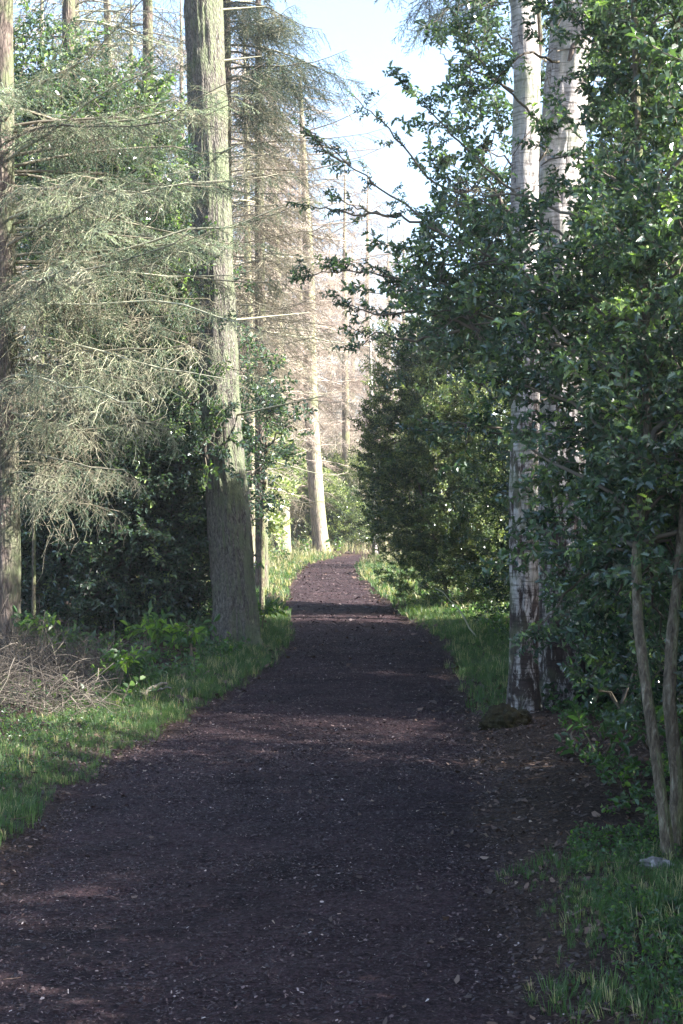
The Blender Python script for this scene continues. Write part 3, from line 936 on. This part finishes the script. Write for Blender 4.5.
# left hollies: one round the fir, one lit above it
b = G(160, 19.6)
holly('holly_tree', 'dark holly filling the shade left of the mossy fir', b,
      [([b, b + [.05, 0, 1.2], b + [0, .1, 3.2], b + [.1, .1, 5.5]], [.06, .05, .04, .02])],
      [pclump(*c) for c in [(120, 560, 19.6, .75), (165, 520, 19.6, .8), (195, 560, 19.9, .55), (190, 480, 19.8, .6), (140, 470, 19.4, .7), (95, 500, 19.6, .7),
                            (60, 540, 19.8, .8), (200, 610, 20.0, .45), (150, 600, 19.8, .6), (90, 600, 19.5, .55), (175, 420, 19.4, .65, .8), (205, 440, 18.3, .35, .8), (140, 390, 19.6, .6, .8),
                            (185, 350, 19.8, .55, .7), (50, 470, 20.4, .8), (20, 520, 20.4, .9), (20, 590, 20, .7)]],
      T_HOLLYMID, M_HOLLY, 17, 1.15, .3)
b = G(262, 25)
holly('holly_tree', 'holly with a lit crown just right of and behind the mossy fir', b,
      [([b, b + [0, 0, 1.2], b + [.05, .1, 2.6], b + [.1, .1, 4.0]], [.05, .045, .035, .02])],
      [pclump(*c) for c in [(258, 440, 25, .55, .5), (272, 412, 24.5, .38, .5), (252, 475, 25, .35, .5), (258, 385, 25, .4, .4), (292, 425, 24.5, .22, .6), (250, 515, 25.2, .25, .5)]],
      T_HOLLYMID, M_HOLLY, 13, 1.3, .4)
b = G(130, 20.5)
holly('holly_tree', 'tall light green holly rising above the spruce sprays at upper left', b,
      [([b, b + [0, 0, 2], b + [.1, .1, 5], b + [.1, .1, 8]], [.07, .06, .045, .02])],
      [pclump(*c) for c in [(120, 150, 20.5, .8, .7), (90, 190, 20.5, .8, .7), (60, 150, 20.5, .7, .6), (150, 230, 20.5, .7, .7), (170, 280, 20.5, .7, .7), (110, 250, 20.5, .8, .6), (30, 120, 20.5, .7, .6),
                            (180, 330, 20.5, .6, .7), (75, 100, 20.5, .6, .5), (140, 110, 20.5, .45, .5), (15, 190, 20.5, .8, .6), (20, 60, 20.5, .7, .5), (150, 320, 20.5, .7, .7), (100, 330, 20.5, .8, .7)]],
      T_HOLLYMID, M_HOLLY, 13, 1.3, .6, painted_lit=.4)

b = G(34, 18.6)
holly('holly_tree', 'bright green sunlit holly mixed into the hanging spruce sprays at upper left', b,
      [([b, b + [0, 0, 2], b + [.1, .1, 4], b + [.1, .1, 6.2]], [.028, .026, .022, .012])],
      [pclump(*c) for c in [(110, 140, 17.5, .45, .7), (80, 180, 17.5, .45, .7), (135, 210, 17.5, .45, .7), (165, 260, 17.5, .4, .7), (60, 230, 17.5, .5, .7), (170, 330, 17.5, .4, .7), (130, 390, 17.5, .45, .8), (90, 300, 17.5, .5, .6),
                            (185, 400, 17.8, .35, .8), (40, 130, 17.5, .45, .6), (190, 200, 17.6, .3, .5), (150, 160, 17.5, .35, .5), (100, 440, 17.5, .45, .7)]],
      T_HOLLYMID, M_HOLLY, 11, 1.0, .6, painted_lit=.4)

# right: round holly bush beside the verge
b = G(470, 27)
holly('holly_bush', 'round dense holly bush on the right verge leaning over the path', b,
      [([b, b + [0, 0, .8], b + [.1, .1, 2.0], b + [0, .1, 4.6]], [.07, .06, .05, .02]), ([b + [-.4, 0, 0], b + [-.6, 0, 1], b + [-1.0, 0, 2.4]], [.04, .035, .02])],
      [pclump(*c) for c in [(410, 500, 27.5, .75, 1.2), (400, 440, 28, .75, 1.1), (430, 400, 27, .85, 1.1), (415, 360, 27.5, .7), (460, 350, 27, .9), (450, 450, 26.5, .9, 1.2), (440, 530, 27, .8, 1.2), (480, 500, 26, .9), (490, 420, 26, .9),
                            (395, 530, 28.5, .5, 1.1), (385, 470, 28.5, .5, 1.0), (420, 570, 27.5, .6, 1.1), (460, 570, 26.5, .6), (500, 560, 26, .8), (500, 340, 27, .8), (520, 480, 27, .9), (385, 410, 28.5, .4, .9), (560, 420, 27, 1), (560, 540, 27, 1),
                            (540, 350, 27, .9), (380, 500, 28.8, .35, 1)]],
      T_HOLLYFAR, M_HOLLYFAR, 22, .58, .58, 'bush', limb=.025, painted_lit=.5)  # leaf tone raised to stand in for sun on the bush front

# thin leaning dead stem and twigs under that bush
t_ = thing('dead_branch', 'thin dead branch leaning at the foot of the round holly bush', 'branch', G(478, 20))
a = Acc(); a.tube(curve(G(478, 20), P(437, 585, 20.6), (0, 0, .05), 7, .02), np.linspace(.014, .005, 7), 5, 0, .9)
a.build('stem', M_PALETWIG, t_)

# --- twin birch
b = G(540, 12.1)
t_ = thing('birch_tree', 'twin birch of one slim and one stout stem right of the path', 'tree', b)
Yb = 12.0
trunk('trunk', [G(524, Yb) - [0, 0, .1], P(524, 640, Yb), P(523, 500, Yb), P(526, 350, Yb), P(525, 200, Yb), P(528, 80, Yb), P(520, -60, Yb), P(505, -400, Yb)],
      [.135, .125, .12, .118, .115, .11, .10, .05], M_BIRCH, t_, 52, 300, .10, .4, .35, 3.3, .5)
Yc = 12.45
trunk('trunk', [G(560, Yc) - [0, 0, .1], P(562, 640, Yc), P(562, 500, Yc), P(558, 350, Yc), P(560, 200, Yc), P(568, 80, Yc), P(580, -60, Yc), P(600, -400, Yc)],
      [.25, .22, .21, .205, .20, .19, .17, .08], M_BIRCH, t_, 60, 300, .11, .45, .5, 8.1, .5)
a = Acc()
for px0, py0, px1, py1, Y in ((570, 60, 610, -10, 12.2), (530, 120, 548, -20, 12.0), (565, 100, 660, -60, 12.8), (528, 250, 495, 190, 11.9)):
    p = curve(P(px0, py0, Y + .1), P(px1, py1, Y), (0, 0, .05), 8, .02)
    a.tube(p, np.linspace(.035, .012, 8), 6, 1, .7)
    for k in range(10):
        q = p[rng.integers(3, 8)]
        a.inst(T_BARE[k % 5], frames(rng.normal(size=(1, 3)) + [0, 0, .8], np.zeros(1), [1.4]), q[None], rng.random(1))
a.build('crown', [M_TWIG, M_BARK_DARK], t_)

# mossy mound of roots at its foot
def lump(name, label, cat, loc, size, m, seed, sub=24):
    a = Acc()
    u = np.linspace(0, np.pi, sub); v = np.linspace(0, 2 * np.pi, sub * 2)[:-1]
    V = []
    for i in u:
        for j in v:
            d = Vector((math.sin(i) * math.cos(j), math.sin(i) * math.sin(j), math.cos(i)))
            k = 1 + .38 * mnoise.noise(d * 1.6 + Vector((seed, 0, 0))) + .16 * mnoise.noise(d * 5 + Vector((seed, 3, 0))) + .05 * mnoise.noise(d * 14)
            V.append((d.x * size[0] * k, d.y * size[1] * k, d.z * size[2] * k))
    V = np.array(V) + np.array(loc)
    nx = len(v); i = np.arange(sub - 1)[:, None] * nx; j = np.arange(nx)[None, :]; j2 = (j + 1) % nx
    fq = np.stack([i + j, i + nx + j, i + nx + j2, i + j2], -1).reshape(-1, 4)
    a.raw(V, fq.ravel(), np.full(len(fq), 4), np.zeros(len(fq), int), np.full(len(fq), .5))
    o = a.build(name, m, smoothf=True, origin=loc); tag(o, label, cat)
    return o


lump('tree_stump', 'low dark mossy stump at the foot of the twin birch', 'stump', G(505, 11.2) + [0, 0, .02], (.19, .15, .13), M_STUMP, 4.2, 40)
lump('stone', 'pale flat stone lying on the grass at the foot of the holly stems', 'stone', G(655, 6.35) + [0, 0, .02], (.075, .05, .025), M_STONE, 1.2)
lump('stone', 'small pale stone on the leaf litter beside the nettle patch', 'stone', G(626, 6.75) + [0, 0, .015], (.03, .025, .018), M_STONE, 6.2)

# --- near holly tree at the right
b = G(668, 6.55)
s1 = [b - [0, 0, .05], P(664, 820, 6.55), P(650, 720, 6.6), P(638, 625, 6.7), P(636, 560, 6.8), P(650, 400, 7.0), P(640, 150, 7.4), P(630, -150, 7.6)]
s2 = [b + [.05, .12, -.05], P(676, 780, 6.7), P(668, 700, 6.7), P(672, 630, 6.75), P(680, 560, 6.8), P(700, 350, 7.0), P(720, 0, 7.0)]
A = [(640, 60, 8, .55, .8), (600, 10, 8.5, .35, .3), (665, 180, 7.6, .5, .85), (625, 160, 8, .35, .6), (650, 300, 7.2, .5, .9), (615, 270, 7.8, .38, .8), (610, 370, 7.4, .45, 1), (665, 420, 7, .45, 1),
     (612, 450, 7.6, .38, 1), (640, 500, 7.2, .45, 1), (600, 530, 8, .45, 1), (675, 560, 7, .35, 1), (565, 330, 7.6, .32, .9), (515, 290, 7.8, .32, 1.1), (480, 270, 8, .30, 1.3), (445, 260, 8, .24, 1.2),
     (410, 285, 8.1, .17, 1.1), (470, 320, 7.8, .25, 1.2), (500, 230, 8.2, .25, .8), (470, 190, 8.4, .22, .6), (560, 400, 7.6, .22, .7), (480, 385, 7.8, .2, .8), (465, 430, 7.8, .16, .6), (560, 250, 8, .2, .3), (605, 90, 8.2, .3, .3),
     (540, 160, 8.4, .2, .2), (680, 20, 7.5, .5, .8), (690, 250, 7, .5, .9), (700, 480, 6.9, .4, 1), (600, 580, 8.6, .28, .8), (640, 600, 8.4, .4, .8), (610, 640, 8.9, .32, .7), (670, 660, 8.2, .35, .8)]
out_of_frame = [(600, -120, 8, .7, .4), (700, -150, 7.5, .8, .4), (540, -160, 8.6, .5, .4), (760, 100, 7, .6, .4), (780, 350, 6.8, .6, .4), (760, 560, 7, .5, .5), (650, -330, 8, .7, .4)]  # unseen crown clumps added to cast shade
t_ = thing('holly_tree', 'large near holly with two bare leaning stems and glossy sprays over the path', 'tree', b)
trunk('stem', s1, [.031, .028, .026, .025, .023, .021, .018, .01], M_STEM, t_, 20, 220, .14, .45, .12, .3, .9)
trunk('stem', s2, [.034, .032, .031, .029, .027, .024, .016], M_STEM, t_, 20, 220, .14, .35, .12, 4.3, .9)
a = Acc()
leaf_clumps(a, [pclump(*c[:4], c[4] * (1.35 if c[0] > 605 else 1.05)) for c in A], T_HOLLY, 16, .70, .35, np.array(s1), bright=.42, limb=.012, painted_lit=.3)
leaf_clumps(a, [pclump(*c) for c in out_of_frame], T_HOLLYMID, 12, .85, .35, np.array(s1), bright=.42, limb=.016)
# long sprays reaching over the path
def spray_branch(a, pts, r=.010, step=.05, tps=T_HOLLY, sc=.75, start=.25, rb=.4):
    p = np.array(pts); k = 18
    t = np.linspace(0, 1, len(p)); tt = np.linspace(0, 1, k)
    q = np.stack([np.interp(tt, t, p[:, i]) for i in range(3)], -1)
    for _ in range(2): q[1:-1] = .5 * q[1:-1] + .25 * (q[:-2] + q[2:])
    q[1:-1] += rng.normal(size=(k - 2, 3)) * .008
    a.tube(q, np.linspace(r, r * .3, k), 5, 1, .5)
    L = np.linalg.norm(np.diff(q, axis=0), axis=1).sum(); n = int(L * (1 - start) / step)
    u = start + (1 - start) * (np.arange(n) + rng.random(n)) / n
    pos = np.stack([np.interp(u, tt, q[:, i]) for i in range(3)], -1)
    d0 = unit(q[-1] - q[0])
    d = d0 * .8 + rng.normal(size=(n, 3)) * .55 + [0, 0, .1]; d[-1] = d0
    R = frames(d, rng.normal(size=n) * .5, sc * rng.uniform(.45, 1.0, n))
    kk = rng.integers(0, len(tps), n); rr = np.clip(rb + rng.normal(size=n) * .25, 0, .95)
    for i in range(len(tps)): a.inst(tps[i], R[kk == i], pos[kk == i], rr[kk == i])
SB = [([(520, 330, 7.8), (450, 300, 8), (400, 278, 8.1), (350, 268, 8.1), (302, 275, 8.1)], .055, .5),
      ([(500, 260, 8), (440, 230, 8.1), (385, 190, 8.2), (350, 165, 8.2), (320, 140, 8.2)], .09, .5),
      ([(350, 165, 8.2), (325, 150, 8.2), (300, 120, 8.2)], .09, .3),
      ([(440, 230, 8.1), (400, 215, 8.1), (360, 210, 8.1), (335, 195, 8.1)], .09, .45),
      ([(400, 215, 8.1), (350, 213, 8.1), (303, 205, 8.1)], .11, .4),
      ([(480, 330, 7.8), (420, 310, 7.9), (370, 315, 7.9), (345, 300, 8)], .08, .5),
      ([(460, 330, 7.8), (410, 340, 7.8), (375, 330, 7.9), (362, 345, 7.9)], .09, .45),
      ([(520, 200, 8.4), (470, 150, 8.5), (430, 110, 8.5), (405, 80, 8.5)], .07, .6),
      ([(480, 200, 8.3), (430, 180, 8.3), (385, 120, 8.3), (355, 95, 8.3)], .11, .4),
      ([(540, 120, 8.4), (500, 80, 8.4), (470, 40, 8.4), (455, 10, 8.5)], .06, .6),
      ([(560, 60, 8.4), (520, 50, 8.2), (490, 90, 8.2), (470, 80, 8.2)], .07, .6),
      ([(570, 440, 7.6), (500, 430, 7.6), (455, 420, 7.6), (430, 430, 7.7)], .12, .55),
      ([(600, 560, 8), (560, 600, 7.8), (530, 640, 7.8)], .08, .6)]
for pp, st, sc in SB: spray_branch(a, [P(*q) for q in pp], .009, st * .6, sc=sc * 1.15)
a.build('crown', [M_HOLLY, M_TWIG], t_)

# holly behind the birch, its twigs against the sky
b = G(560, 15.5)
holly('holly_tree', 'tall loose holly behind the twin birch with small leaves against the sky', b,
      [([b, b + [-.05, 0, 2], b + [-.2, .1, 5], b + [-.3, .1, 8.5]], [.08, .07, .05, .02])],
      [pclump(*c) for c in [(490, 30, 15.5, .5, .55), (470, 90, 15.5, .5, .55), (490, 150, 15.3, .55, .7), (470, 200, 15.5, .5, .7), (500, 240, 15.3, .6, .8), (450, 250, 15.6, .45, .7), (600, 60, 15.8, .9, .8), (650, 160, 15.8, .9, .8),
                            (600, 240, 15.8, .9, .8), (660, 320, 15.5, .9, .8), (540, 330, 15.5, .8, .8), (600, 420, 15.5, .9, .8), (480, 340, 15.3, .6, .8), (450, 60, 15.6, .25, .4), (500, -60, 15.5, .7, .5), (600, -100, 15.5, 1, .6), (680, 20, 16, .9, .8), (680, 480, 15.5, .9, .8),
                            (440, 310, 16, .4, .7)]],
      T_HOLLYMID, M_HOLLY, 7, 1.1, .5, painted_lit=.4)
# dark shrubs in the shade under it
b = G(640, 12.5)
holly('holly_bush', 'dark low holly bush in deep shade right of the twin birch', b,
      [([b, b + [0, 0, .5], b + [.1, .1, 1.5]], [.04, .035, .02])],
      [pclump(*c) for c in [(600, 640, 12.8, .5), (650, 620, 12.5, .6), (680, 680, 11.5, .5), (605, 700, 12.6, .3, .9), (640, 690, 12.5, .45), (610, 560, 13, .6), (680, 540, 12.5, .6), (710, 620, 12, .6), (600, 500, 13.5, .6)]],
      T_HOLLYMID, M_HOLLY, 17, 1.1, .25, 'bush')
b = G(630, 9.2)
holly('laurel_bush', 'low spreading broad-leaved shrub in the shade behind the bare holly stems', b,
      [], [pclump(*c) for c in [(600, 745, 9.3, .25, .8), (650, 730, 9.2, .28, .8), (575, 730, 10, .2, .7), (690, 750, 9, .25, .8), (620, 690, 9.6, .25, .6)]],
      T_BROAD, M_BROAD, 8, .62, .12, 'bush', painted_lit=.02, up=.1)
# second bush behind the verge, between the birch and the round bush
b = G(530, 20)
holly('holly_bush', 'shaded holly bush between the twin birch and the round bush', b,
      [([b, b + [0, 0, .8], b + [.1, .1, 3.0]], [.05, .04, .02])],
      [pclump(*c) for c in [(540, 560, 20, .7), (570, 620, 19.5, .5), (530, 480, 20.5, .8), (590, 540, 19, .9), (620, 600, 19, .7), (640, 500, 19, 1), (580, 430, 20, 1), (512, 590, 20.5, .4)]],
      T_HOLLYFAR, M_HOLLYFAR, 15, .65, .3, 'bush')

# tall hollies added at the right to shade the fir foot and left verge
for px, Yh, hh, lab in ((640, 21, 5.6, 'tall dark holly added for shade right of the shaded holly bush'), (760, 16.5, 5.4, 'tall dark holly added for shade right of the low holly bush'),
                        (705, 18.3, 5.4, 'tall dark holly added for shade behind the near holly at the right edge'), (840, 13.6, 6.0, 'tall dark holly added for shade deep right of the bare stems')):
    b = G(px, Yh)
    cl = [(b[0] + random.uniform(-.8, .8), b[1] + random.uniform(-1.2, 1.2), b[2] + zz, .95, 1.1, .8, 1) for zz in np.linspace(.8, hh - .5, 15)]
    holly('holly_tree', lab, b, [([b, b + [0, 0, 1.5], b + [.1, 0, 3.2], b + [0, .1, hh - .4]], [.08, .07, .05, .02])], cl, T_HOLLYFAR, M_HOLLYFAR, 5, .8, .35)

for x, Yh, lab in ((3.5, 8.6, 'unseen low holly added for shade right of the bare stems'), (3.9, 5.6, 'unseen low holly added for shade to the right of the camera'), (3.6, 3.2, 'unseen low holly added for shade just beside the camera')):  # off-frame bushes added to keep sun off the near ground
    b = np.array([x, Yh, float(gz(x, Yh))])
    cl = [(x + random.uniform(-.4, .4), Yh + random.uniform(-1.6, 1.6), b[2] + zz, .6, .9, .5, 1) for zz in np.linspace(.4, 2.6, 9)]
    holly('holly_bush', lab, b, [([b, b + [0, 0, .8], b + [.05, 0, 2.2]], [.05, .04, .02])], cl, T_HOLLYMID, M_HOLLY, 11, 1.1, .35, 'bush')

# --- conifers added out of view at the right to shade the path
def shade_tree(label, x, Y, h, z0, seed, L=3.2, dens=90):
    random.seed(seed)
    b = np.array([x, Y, float(gz(x, Y))])
    t = thing('spruce_tree', label, 'tree', b, 'spruces added for shade along the right side of the wood')
    pts = np.array([b - [0, 0, .2], b + [.05, 0, h * .3], b + [0, .05, h * .6], b + [0, 0, h]])
    trunk('trunk', pts, [.2, .17, .12, .03], M_BARK_DARK, t, 18, 40, .05, .3, .6, seed)
    a = Acc(); conifer_crown(a, pts, b[2] + z0, b[2] + h - .3, dens, L, T_SPRAYFAR, .17, 1.1, .3, None, .7, lambda u: 1 - .7 * u, .1, .02, .1, (0, 1), T_BAREFAR)
    a.build('crown', [M_DARKNEEDLE, M_TWIG], t)
    return t
s0 = shade_tree('unseen shade spruce deep behind the near holly at the right edge', 5.6, 6.5, 6, .5, 3, 2.4, 90)
for x, Y, sc, rz, lab in ((6.2, 11.0, .75, 1, 'unseen shade spruce deep to the right of the twin birch'), (4.4, 2.0, .75, 2, 'unseen shade spruce beside the camera at the right of the path'),
                       (9.5, 8, 1.2, 3, 'unseen shade spruce deep right behind the near holly'), (8.0, 15.5, 1.0, 4, 'unseen shade spruce far right behind the tall loose holly'),
                       (10.5, 3, 1.3, 5, 'unseen shade spruce far to the right of the camera'), (7.5, 21, .95, 6, 'unseen shade spruce right of the round bush deep in the wood'),
                       (6.5, 29, .5, 2.5, 'shade spruce added behind the round holly bush'), (5.6, 17.8, .85, 3.3, 'shade spruce added right of the shaded holly bush'),
                       (9.9, 9.8, 1.4, 2.9, 'unseen shade spruce deep in the wood right of the low holly'), (9.4, 12.6, 1.2, 5.2, 'unseen shade spruce deep in the wood right of the birch'),
                       (7.6, 5, 1.05, 1.9, 'unseen shade spruce in the wood right of the bare holly stems'),
                       (8.2, -1, 1.15, 4.4, 'unseen shade spruce in the wood behind the camera position')):
    copy_thing(s0, (x, Y, float(gz(x, Y))), lab, rz, sc)

s0.scale = (.68, .68, .68)

# spruce whose drooping tip hangs into the sky gap at the top
b = G(560, 24)
t_ = thing('spruce_tree', 'spruce with dark needles hanging into the sky gap at the top', 'tree', b)
pts = np.array([b - [0, 0, .2], b + [0, 0, 5], b + [0, 0, 11], b + [0, 0, 16]])
trunk('trunk', pts, [.17, .15, .1, .03], M_BARK_DARK, t_, 18, 50, .05, .3, .6, 6.0)
a = Acc()
for (px, py, Yt) in ((400, -30, 23), (425, 25, 23.5), (440, 10, 24), (410, 5, 24.5)):
    tip = P(px, py, Yt)
    st = np.array([b[0], b[1], tip[2] + .9])
    p = curve(st, tip, (0, 0, .25), 12, .03); a.tube(p, np.linspace(.03, .006, 12), 5, 1, .3)
    n = 60; q = p[rng.integers(5, 12, n)] + rng.normal(size=(n, 3)) * .05
    R = frames(np.array([-.4, 0, -1.]) + rng.normal(size=(n, 3)) * .4, rng.uniform(-1, 1, n), rng.uniform(.5, 1.2, n))
    for i in range(4): a.inst(T_SPRAY[i], R[i::4] * 1.3, q[i::4], rng.random(len(q[i::4])) * .6)
conifer_crown(a, pts, 9, 15.5, 30, 2.4, T_SPRAYFAR, .2, 1, .3, None, .7)
a.build('crown', [M_DARKNEEDLE, M_TWIG], t_)
# spruce whose dark branches cross the top between fir and sky
b = G(225, 27)
t_ = thing('spruce_tree', 'spruce with dark needle fans at the top between the mossy fir and the sky', 'tree', b)
pts = np.array([b - [0, 0, .2], b + [0, 0, 5], b + [0, 0, 11], b + [0, 0, 16]])
trunk('trunk', pts, [.17, .15, .1, .03], M_BARK_DARK, t_, 18, 50, .05, .3, .6, 7.0)
a = Acc()
conifer_crown(a, pts, 9.5, 13.5, 26, 2.4, T_SPRAY, .05, 1.8, .35, (-1.2, .9), .8, lambda u: 1, .1, .02, .1, (0, .7), T_BARE)
conifer_crown(a, pts, 4, 9.5, 34, 2.6, T_BARE, .08, 1.8, .25, (-1.2, 1.2), .5, lambda u: 1, .1, .012, .1, (0, .7), T_BARE)
conifer_crown(a, pts, 13, 16, 14, 1.6, T_SPRAYFAR, .2, 1, .3, None, .7)
a.build('crown', [M_DARKNEEDLE, M_PALETWIG], t_)

# --- brushwood heap and saplings on the left
a = Acc()
for i in range(1500):
    x = -3.9 + 2.3 * random.random(); y = random.uniform(11.2, 15.0)
    if x > -2.0 - .12 * (y - 12): continue
    hz = .38 * math.exp(-((x + 3.3) / 1.1) ** 2) * random.random() + .03
    c = np.array([x, y, float(gz(x, y)) + hz]); d = unit([random.uniform(-1, 1), random.uniform(-.7, .7), random.gauss(0, .4)])
    L = random.uniform(.12, .55) if random.random() < .93 else random.uniform(.6, 1.1)
    a.tube(curve(c - d * L / 2, c + d * L / 2, rng.normal(size=3) * .04, 5, .01), np.linspace(random.uniform(.002, .005), .0015, 5), 3, 1, random.random())
n = 500; x = rng.uniform(-4, -2.2, n); y = rng.uniform(11.4, 15, n)
R = frames(rng.normal(size=(n, 3)) + [0, 0, .3], rng.uniform(0, 6, n), rng.uniform(.5, 1.1, n))
T = np.stack([x, y, gz(x, y) + rng.random(n) * .35 * np.exp(-((x + 3.3) / 1.1) ** 2) + .05], -1)
for i in range(5): a.inst(T_BARE[i], R[i::5], T[i::5], rng.random(len(T[i::5])))
tag(a.build('brushwood', [M_BRUSH, M_BRUSH]), 'heap of dead grey brown twigs on the left verge', 'brushwood', kind='stuff')

def sapling(label, px, Y, h, n, seed, sz=1.0, lean=(0, 0)):
    random.seed(seed)
    b = G(px, Y); t = thing('sapling', label, 'sapling', b, 'young broad-leaved saplings on the left verge')
    a = Acc()
    for s_ in range(3):
        top = b + [lean[0] + random.uniform(-.2, .2) * h, lean[1] + random.uniform(-.2, .2) * h, h * random.uniform(.75, 1)]
        p = curve(b, top, (0, 0, .05), 7, .012)
        a.tube(p, np.linspace(.009, .004, 7), 5, 1, .9)
        n = n + 2 if s_ == 0 else n
        q = p[rng.integers(3, 7, n)]
        d = rng.normal(size=(n, 3)) * [1, 1, .15] + [0, 0, .1]
        R = frames(d, rng.normal(size=n) * .3, sz * rng.uniform(.5, 1.0, n))
        for i in range(n): a.inst(T_BROAD[i % 4], R[i:i + 1], q[i:i + 1], np.array([random.uniform(.2, 1)]))
    a.build('leaves', [M_BROAD, M_TWIG], t)
sapling('sapling with bright drooping leaves above the brushwood heap', 50, 14.5, .62, 5, 1, 1.0)
sapling('sapling with a few bright leaves in front of the dark holly', 146, 16.3, .62, 4, 2, 1.0)
sapling('low leaning sapling at the right end of the brushwood heap', 118, 13.3, .40, 4, 3, 1.0, (.15, 0))
sapling('small grey green sapling between heap and mossy fir', 192, 16.0, .45, 5, 4, 1.0)
sapling('bright leafy plant on the verge just right of the mossy fir foot', 262, 21, .45, 5, 5, 1.1)

t_ = thing('fallen_branch', 'broken pale branch lying at the right end of the brushwood heap', 'branch', G(150, 13.0))
a = Acc(); a.tube(curve(G(142, 13.0) + [0, 0, .02], G(168, 13.3) + [0, 0, .09], (0, 0, .03), 8, .008), np.linspace(.022, .014, 8), 8, 0, .9, True)
a.build('stem', M_BRUSH, t_)
a = Acc(); a.tube(curve(G(158, 13.05) + [0, 0, .05], G(172, 12.8) + [0, 0, .12], (0, 0, .02), 6, .005), np.linspace(.012, .006, 6), 6, 0, .9)
a.build('side_twig', M_BRUSH, t_)

# ------------------------------------------------------------------ haze
m_h, nt_h = mat('haze_air'); q_h = N(nt_h)
pv = q_h('ShaderNodeVolumePrincipled', {'Color': (.92, .95, 1, 1), 'Density': HAZE, 'Anisotropy': .3})
oo = q_h('ShaderNodeOutputMaterial'); nt_h.links.new(pv.outputs[0], oo.inputs['Volume'])
hv = Acc()
bx = np.array([[x_, y_, z_] for z_ in (-3, 34) for y_ in (-24, 330) for x_ in (-130, 130)], float)
fb = np.array([[0, 2, 3, 1], [4, 5, 7, 6], [0, 1, 5, 4], [2, 6, 7, 3], [0, 4, 6, 2], [1, 3, 7, 5]])
hv.raw(bx, fb.ravel(), np.full(6, 4), np.zeros(6, int), np.full(6, .5))
tag(hv.build('haze', m_h), 'thin pale haze in the sunlit air of the wood', 'haze', kind='stuff')

# ------------------------------------------------------------------ light, sky, camera
SUN_AZ = math.radians(104)     # from +Y towards +X
SUN_EL = math.radians(30)
w = bpy.data.worlds.new('World'); scene.world = w; w.use_nodes = True
nt = w.node_tree
bg = nt.nodes['Background']
sky = nt.nodes.new('ShaderNodeTexSky'); sky.sky_type = 'NISHITA'; sky.sun_disc = False
sky.sun_elevation = SUN_EL; sky.sun_rotation = SUN_AZ; sky.air_density = 1.0; sky.dust_density = 2.0; sky.ozone_density = 1.5
nt.links.new(sky.outputs[0], bg.inputs[0]); bg.inputs[1].default_value = .105
sl = bpy.data.lights.new('sun', 'SUN'); sl.energy = 5.0; sl.angle = math.radians(.55); sl.color = (1, .965, .91)
so = bpy.data.objects.new('sun', sl); COL.objects.link(so)
sd = Vector((math.sin(SUN_AZ) * math.cos(SUN_EL), math.cos(SUN_AZ) * math.cos(SUN_EL), math.sin(SUN_EL)))
so.rotation_euler = sd.to_track_quat('Z', 'Y').to_euler(); so.location = (20, 10, 30)

cam = bpy.data.cameras.new('camera'); co = bpy.data.objects.new('camera', cam); COL.objects.link(co)
cam.sensor_fit = 'VERTICAL'; cam.sensor_height = 24.0; cam.lens = 24.0 * F / 1024.0
cam.clip_end = 2000; cam.clip_start = .05
co.location = (0, 0, CAMZ)
co.rotation_euler = (math.radians(90) + math.atan((HOR - 512) / F), 0, 0)
scene.camera = co
vs = scene.view_settings
vs.view_transform = 'Standard'; vs.look = 'None'; vs.exposure = 2.55; vs.gamma = 1; vs.use_curve_mapping = False
cy = scene.cycles
cy.max_bounces = 8; cy.diffuse_bounces = 4; cy.glossy_bounces = 2; cy.transmission_bounces = 4; cy.transparent_max_bounces = 4
cy.caustics_reflective = False; cy.caustics_refractive = False
cy.use_denoising = True
cy.sample_clamp_indirect = 8
